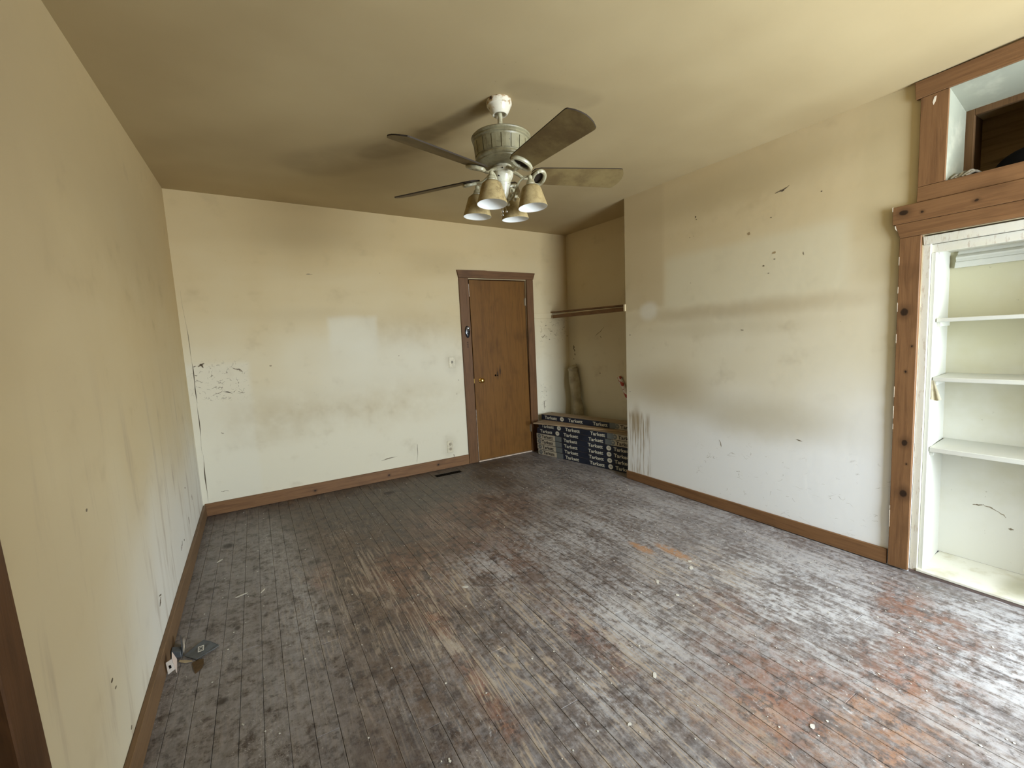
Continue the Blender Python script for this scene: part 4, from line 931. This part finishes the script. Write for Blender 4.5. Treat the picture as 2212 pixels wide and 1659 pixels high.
# blades
def blade_mat():
    t = Mat('blade_finish', 0.6, 0.15); P3 = t.vec(t.x, t.y, t.z); n = t.noise(P3, 5, 5, 0.65)
    t.color(t.mix((0.20, 0.145, 0.060), (0.125, 0.083, 0.034), n.ss(0.38, 0.65))); return t.m
M_blade = blade_mat(); M_bedge = plain('blade_dark_edge', (0.03, 0.02, 0.012), 0.7)
ZB = 2.250; PITCH = math.radians(17)
for ang in (-90, -18, 54, 126, 198):
    A = math.radians(ang); er = Vector((math.cos(A), math.sin(A), 0)); et = Vector((-math.sin(A), math.cos(A), 0)); ez = Vector((0, 0, 1))
    bt = et * math.cos(PITCH) - ez * math.sin(PITCH); bn = er.cross(bt)
    O = Vector((FX, FY, ZB)); Pt = lambda r, w, h=0.0: O + er * r + bt * w + bn * h
    br = empty('blade', O + er * 0.13); br.parent = fan; br.location = Vector(br.location) - Vector(fan.location)
    outline = []
    r0, r1, w0, w1 = 0.150, 0.662, 0.062, 0.078
    outline += [(r0, -w0 * 0.55), (r0 + 0.012, -w0 * 0.85), (r0 + 0.04, -w0)]
    outline += [(r1 - 0.050, -w1), (r1 - 0.034, -w1 * 0.995), (r1 - 0.026, -w1 * 0.95), (r1 - 0.010, -w1 * 0.60), (r1 - 0.003, -w1 * 0.3), (r1, 0)]
    outline += [(r, -w) for r, w in outline[-2:2:-1]] + [(r0 + 0.04, w0), (r0 + 0.012, w0 * 0.85), (r0, w0 * 0.55)]
    bm = B(); lo_ = [bm.verts.new(Pt(r, w, -0.003)) for r, w in outline]; up_ = [bm.verts.new(Pt(r, w, 0.003)) for r, w in outline]
    bm.faces.new(lo_[::-1]); bm.faces.new(up_)
    for i in range(len(outline)):
        j = (i + 1) % len(outline); f_ = bm.faces.new([lo_[i], lo_[j], up_[j], up_[i]]); f_.material_index = 1
    obj('blade_board', bm, [M_blade, M_bedge], br)
    # iron: arm, plate and open oval scroll under the blade
    bm = B(); tube(bm, curve_pts([O + er * 0.055 + ez * 0.018, O + er * 0.085 + ez * 0.002, O + er * 0.112 - ez * 0.014, Pt(0.145, 0.0, -0.012), Pt(0.165, 0.004, -0.011)], 6), [0.013] * 6 + [0.011] * 6 + [0.0095] * 13, 10, flat=0.7)
    ov = [Pt(0.190 + 0.031 * math.cos(a), 0.0 + 0.050 * math.sin(a), -0.013 - 0.004 * math.sin(a)) for a in [PI + 2*PI*k/28 for k in range(29)]]
    tube(bm, ov, [0.0075 + 0.003 * abs(math.sin(PI * k / 28)) for k in range(29)], 8, cap=False)
    obj('blade_iron', bm, M_fan, br, True)
    bm = B(); pl = [Pt(0.190 + 0.033 * math.cos(a), 0.052 * math.sin(a), -0.0045) for a in [2*PI*k/24 for k in range(24)]]
    prism(bm, pl, bn * 0.0012); obj('iron_plate', bm, M_bedge, br)
    bm = B()
    for (r, w) in ((0.216, 0.026), (0.196, 0.052), (0.176, -0.046)): lathe(bm, [(0, 0), (0.0075, 0), (0.006, 0.006), (0, 0.008)], Pt(r, w, -0.012), 12, axis=-bn)
    objs('scroll_knob', bm, M_fanw, br, True)
# lamps
def shade_mat():
    t = Mat('suede_shade', 0.85, 0.15); P3 = t.vec(t.x, t.y, t.z); n = t.noise(P3, 30, 5, 0.7); n2 = t.noise(P3, 60, 4, 0.7, 1.0)
    c = t.mix((0.36, 0.275, 0.13), (0.26, 0.19, 0.085), n.ss(0.38, 0.65))
    d_ = t.ell(t.x, t.z, FX - 0.085, 2.095, 0.05, 0.045, 0.5) * t.y.ss(FY - 0.09, FY - 0.13)
    c = t.mix(c, (0.08, 0.045, 0.02), n2.ss(0.56, 0.62) * d_); t.color(c); t.bump(n, 0.4, 0.002); return t.m
M_shade = shade_mat(); M_shin = plain('white_shade_lining', (0.80, 0.80, 0.76), 0.4, 0.4)
for k, ang in enumerate((-142, -52, 38, 128)):
    A = math.radians(ang); er = Vector((math.cos(A), math.sin(A), 0)); O = Vector((FX, FY, 0)) + er * 0.150
    axd = (Vector((0, 0, 1)) - er * 0.06).normalized(); up_ = lambda z, r=0.0: O + er * r + Vector((0, 0, z))
    lamp = empty('lamp', up_(2.06)); lamp.parent = fan; lamp.location = Vector(lamp.location) - Vector(fan.location)
    bm = B(); c_ = up_(2.063) + er * 0.006
    lathe(bm, [(0.0735, 0.0), (0.0745, 0.002), (0.0500, 0.090), (0.0475, 0.096), (0.036, 0.106), (0.024, 0.108), (0.0, 0.108)], c_, 36, axis=axd); obj('lamp_shade', bm, M_shade, lamp, True, recalc=False, flat_angle=50)
    bm = B(); lathe(bm, [(0.0735, 0.0), (0.0715, 0.001), (0.0475, 0.089), (0.045, 0.094), (0.030, 0.103), (0.0, 0.103)], c_, 36, axis=axd); tag(obj('shade_lining', bm, M_shin, lamp, True, flat_angle=60), 'white inside of the lamp shade')
    bm = B(); lathe(bm, [(0, 0.030), (0.007, 0.032), (0.012, 0.040), (0.0135, 0.055), (0.011, 0.072), (0.015, 0.076), (0.015, 0.102), (0, 0.102)], c_, 16, axis=axd); tag(obj('bulb', bm, plain('unlit_bulb', (0.75, 0.72, 0.62), 0.15, 0.5) if k == 0 else bpy.data.materials['unlit_bulb'], lamp, True), 'small unlit bulb')
    bm = B(); lathe(bm, [(0, 0.1085), (0.026, 0.109), (0.027, 0.114), (0.022, 0.118), (0.020, 0.128), (0.017, 0.134), (0.012, 0.137), (0.010, 0.144), (0.012, 0.149), (0.010, 0.156), (0.005, 0.160), (0, 0.161)], c_, 24, axis=axd); obj('socket_cap', bm, M_fan, lamp, True)
    bm = B(); H0 = Vector((FX, FY, 0))
    tube(bm, curve_pts([H0 + er * 0.026 + Vector((0, 0, 2.125)), H0 + er * 0.050 + Vector((0, 0, 2.130)), H0 + er * 0.066 + Vector((0, 0, 2.160)), H0 + er * 0.082 + Vector((0, 0, 2.192)), H0 + er * 0.108 + Vector((0, 0, 2.215)), H0 + er * 0.134 + Vector((0, 0, 2.219)), c_ + axd * 0.153], 6), [0.0065] * 6 + [0.0055] * 31, 9)
    obj('lamp_arm', bm, M_fan, lamp, True)
    bm = B()
    for (r, z, s_) in ((0.058, 2.118, 0.010), (0.072, 2.146, 0.0085), (0.050, 2.152, 0.0075)): lathe(bm, [(0, -s_), (s_ * 0.7, -s_ * 0.7), (s_, 0), (s_ * 0.7, s_ * 0.7), (0, s_)], H0 + er * r + Vector((0, 0, z)), 12)
    objs('arm_bead', bm, M_fanw, lamp, True)
bm = B(); pc = Vector((FX - 0.010, FY + 0.004, 0))
for z, s_ in ((2.068, 0.0085), (2.050, 0.0075)): lathe(bm, [(0, -s_), (s_ * 0.7, -s_ * 0.7), (s_, 0), (s_ * 0.7, s_ * 0.7), (0, s_)], pc + Vector((0, 0, z)), 12)
lathe(bm, [(0, -0.007), (0.005, -0.005), (0.007, 0), (0.005, 0.005), (0, 0.007)], pc + Vector((0.025, 0.0, 2.070)), 12); tube(bm, [pc + Vector((0.002, 0, 2.07)), pc + Vector((0.004, 0, 2.10))], 0.0012, 6); tube(bm, [pc + Vector((0.025, 0, 2.07)), pc + Vector((0.018, 0, 2.105))], 0.0012, 6)
tag(obj('pull_chain', bm, M_chrome, fan, True), 'short pull chains with bright metal beads')

# ------------------------------------------------------------------ litter by the left skirting
M_slate = plain('slate_blue_card', (0.105, 0.115, 0.125), 0.55, 0.3, var=0.25, scale=50)
bx = empty('torn_box_flap', (0.16, -2.13, 0.001), 'torn slate-grey card flap printed with a small white square, by the left skirting', 'card')
z_ = 0.012
bm = B(); prism(bm, [(0.086, -2.128, 0.004), (0.131, -2.073, 0.006), (0.159, -2.057, z_), (0.190, -2.090, z_), (0.229, -2.137, 0.004), (0.206, -2.158, 0.005), (0.176, -2.182, 0.010), (0.152, -2.202, 0.012), (0.143, -2.205, 0.012)], (0, 0, 0.0018)); obj('card_panel', bm, M_slate, bx)
bm = B(); sq = [(0.142, -2.107), (0.166, -2.105), (0.168, -2.152), (0.145, -2.155)]
def quadring(bm, q, k0, k1, z):
    c_ = Vector((sum(p[0] for p in q) / 4, sum(p[1] for p in q) / 4)); o_ = [Vector(p) for p in q]
    O_ = [bm.verts.new((*(c_ + (p - c_) * k0), z)) for p in o_]; I_ = [bm.verts.new((*(c_ + (p - c_) * k1), z)) for p in o_]
    for i in range(4): j = (i + 1) % 4; bm.faces.new([O_[i], O_[j], I_[j], I_[i]])
quadring(bm, sq, 1.0, 0.72, 0.0142); quadring(bm, sq, 0.5, 0.38, 0.0142); tag(obj('printed_square', bm, plain('white_print', (0.72, 0.72, 0.68), 0.6), bx), 'white printed square')
bm = B(); quadring(bm, [(0.086, -2.130), (0.159, -2.056), (0.230, -2.138), (0.143, -2.206)], 1.0, 0.985, 0.0035); obj('torn_paper_edge', bm, M_sliver, bx)
bm = B(); prism(bm, [(0.070, -2.020, 0.003), (0.082, -2.125, 0.003), (0.082, -2.118, 0.050), (0.074, -2.060, 0.075)], (0.0015, 0.0, 0)); obj('upright_flap', bm, M_slate, bx)
bm = B(); prism(bm, [(0.0865, -2.112, 0.012), (0.0865, -2.085, 0.045), (0.0865, -2.065, 0.058), (0.0865, -2.080, 0.020)], (0.001, 0.0, 0)); tag(obj('torn_edge', bm, M_sliver, bx), 'pale torn core showing')
bm = B(); hexa(bm, [(0.040, -2.115, 0.004), (0.080, -2.135, 0.004), (0.080, -2.085, 0.004), (0.040, -2.070, 0.004), (0.040, -2.110, 0.034), (0.078, -2.130, 0.030), (0.078, -2.088, 0.032), (0.040, -2.074, 0.036)], 0.002); obj('crushed_corner', bm, M_slate, bx)
bm = B(); prism(bm, [(0.075, -2.150, 0.002), (0.125, -2.185, 0.002), (0.128, -2.196, 0.002), (0.100, -2.190, 0.003), (0.072, -2.165, 0.003)], (0, 0, 0.0015)); tag(obj('inner_strip', bm, plain('kraft_strip', (0.42, 0.34, 0.22), 0.7), bx), 'tan inner strip')
M_wplate = plain('chipped_white_plate', (0.72, 0.66, 0.60), 0.5, 0.3, var=0.1)
wp = empty('broken_plate', (0.058, -2.22, 0.001), 'broken white square plate with a black hole, leaning on the left skirting', 'plate')
bm = B(); prism(bm, [(0.0425, -2.248, 0.068), (0.065, -2.254, 0.080), (0.073, -2.256, 0.030), (0.0455, -2.249, 0.012)], (0.001, -0.003, 0), 0.0006); obj('plate_face', bm, M_wplate, wp)
bm = B(); prism(bm, [(0.0530, -2.2545, 0.053), (0.0605, -2.2565, 0.056), (0.0625, -2.257, 0.042), (0.0545, -2.255, 0.038)], (0.0003, -0.001, 0)); tag(obj('plate_hole', bm, M_black, wp), 'square black hole')
bm = B(); prism(bm, [(0.0665, -2.236, 0.100), (0.079, -2.232, 0.058), (0.076, -2.250, 0.006), (0.0735, -2.254, 0.028), (0.066, -2.252, 0.078)], (0.001, 0.0015, 0)); tag(obj('folded_strip', bm, plain('pinkish_card', (0.52, 0.42, 0.36), 0.7, 0.2), wp), 'pinkish folded side strip')
bm = B(); prism(bm, [(0.127, -2.207, 0.002), (0.150, -2.200, 0.004), (0.171, -2.206, 0.004), (0.174, -2.240, 0.003), (0.171, -2.272, 0.002), (0.148, -2.298, 0.001), (0.136, -2.255, 0.003)], (0, 0, 0.0012))
tag(obj('dry_leaf', bm, plain('brown_card', (0.105, 0.065, 0.030), 0.7, 0.2, var=0.25, scale=40)), 'brown pointed scrap of card half under the slate-grey flap', 'scrap')

# ------------------------------------------------------------------ loose flakes on the floor
M_flake = plain('paint_flake', (0.66, 0.64, 0.58), 0.7, 0.2, var=0.15)
def flake(x, y, L, w, ang, label):
    bm = B(); ca, sa = math.cos(ang), math.sin(ang); n = 8; pts = []
    for k in range(n):
        a = 2*PI*k/n; rr = random.uniform(0.75, 1.15); u, v = L/2*rr*math.cos(a), w/2*rr*math.sin(a); pts.append((x + u*ca - v*sa, y + u*sa + v*ca, 0.0012))
    prism(bm, pts, (0, 0, 0.0013)); return tag(obj('paint_flake', bm, M_flake), label, 'flake', 'paint flakes on the floorboards')
flake(0.306, -1.677, 0.075, 0.016, 0.35, 'long white paint flake, left one of the pair toward the left wall')
flake(0.419, -1.698, 0.055, 0.010, 1.1, 'thin white paint flake, right one of the pair toward the left wall')
flake(0.172, -1.081, 0.055, 0.018, 0.9, 'white paint flake near the left skirting, farther back than the pair')
flake(2.685, -2.905, 0.026, 0.022, 0.2, 'small white flake beside the bare orange patch on the floor')
flake(2.625, -2.96, 0.050, 0.022, 0.5, 'broad cream flake just in front of the bare orange patches')
flake(2.335, -3.097, 0.022, 0.020, 0.9, 'rounded white flake in the middle right of the floor')
flake(1.428, -2.358, 0.040, 0.022, -0.4, 'white flake by the dusty print in the middle of the floor')
flake(2.069, -3.885, 0.026, 0.016, 0.5, 'pale flake on the reddish boards at the front')
flake(1.547, -3.529, 0.018, 0.013, 0.1, 'small white flake on the dark boards at the front')
flake(1.80, -3.42, 0.034, 0.018, 0.8, 'yellowish broad flake on the grey boards near the front')
flake(2.35, -2.95, 0.045, 0.018, 0.7, 'cream flake on the dusty boards left of the rounded white flake')
bm = B()
for k in range(700):
    x = random.uniform(0.1, 3.5); y = random.uniform(-4.4, -0.1)
    if random.random() > 0.25 + 0.75 * min(1, max(0, (x * 0.4 - y * 0.3) / 2.2)): continue
    s = random.uniform(0.0018, 0.0052); a0 = random.uniform(0, 6); pts = [(x + s * random.uniform(.6, 1.2) * math.cos(a0 + i * 1.257), y + s * random.uniform(.6, 1.2) * math.sin(a0 + i * 1.257), 0.0008) for i in range(5)]
    t_ = [bm.verts.new((p[0], p[1], 0.0022)) for p in pts]; b_ = [bm.verts.new(p) for p in pts]; bm.faces.new(t_)
    for i in range(5): bm.faces.new([b_[i], b_[(i+1) % 5], t_[(i+1) % 5], t_[i]])
tag(obj('paint_crumbs', bm, M_flake, recalc=True), 'fine white paint crumbs scattered over the floorboards', 'debris', kind='stuff')
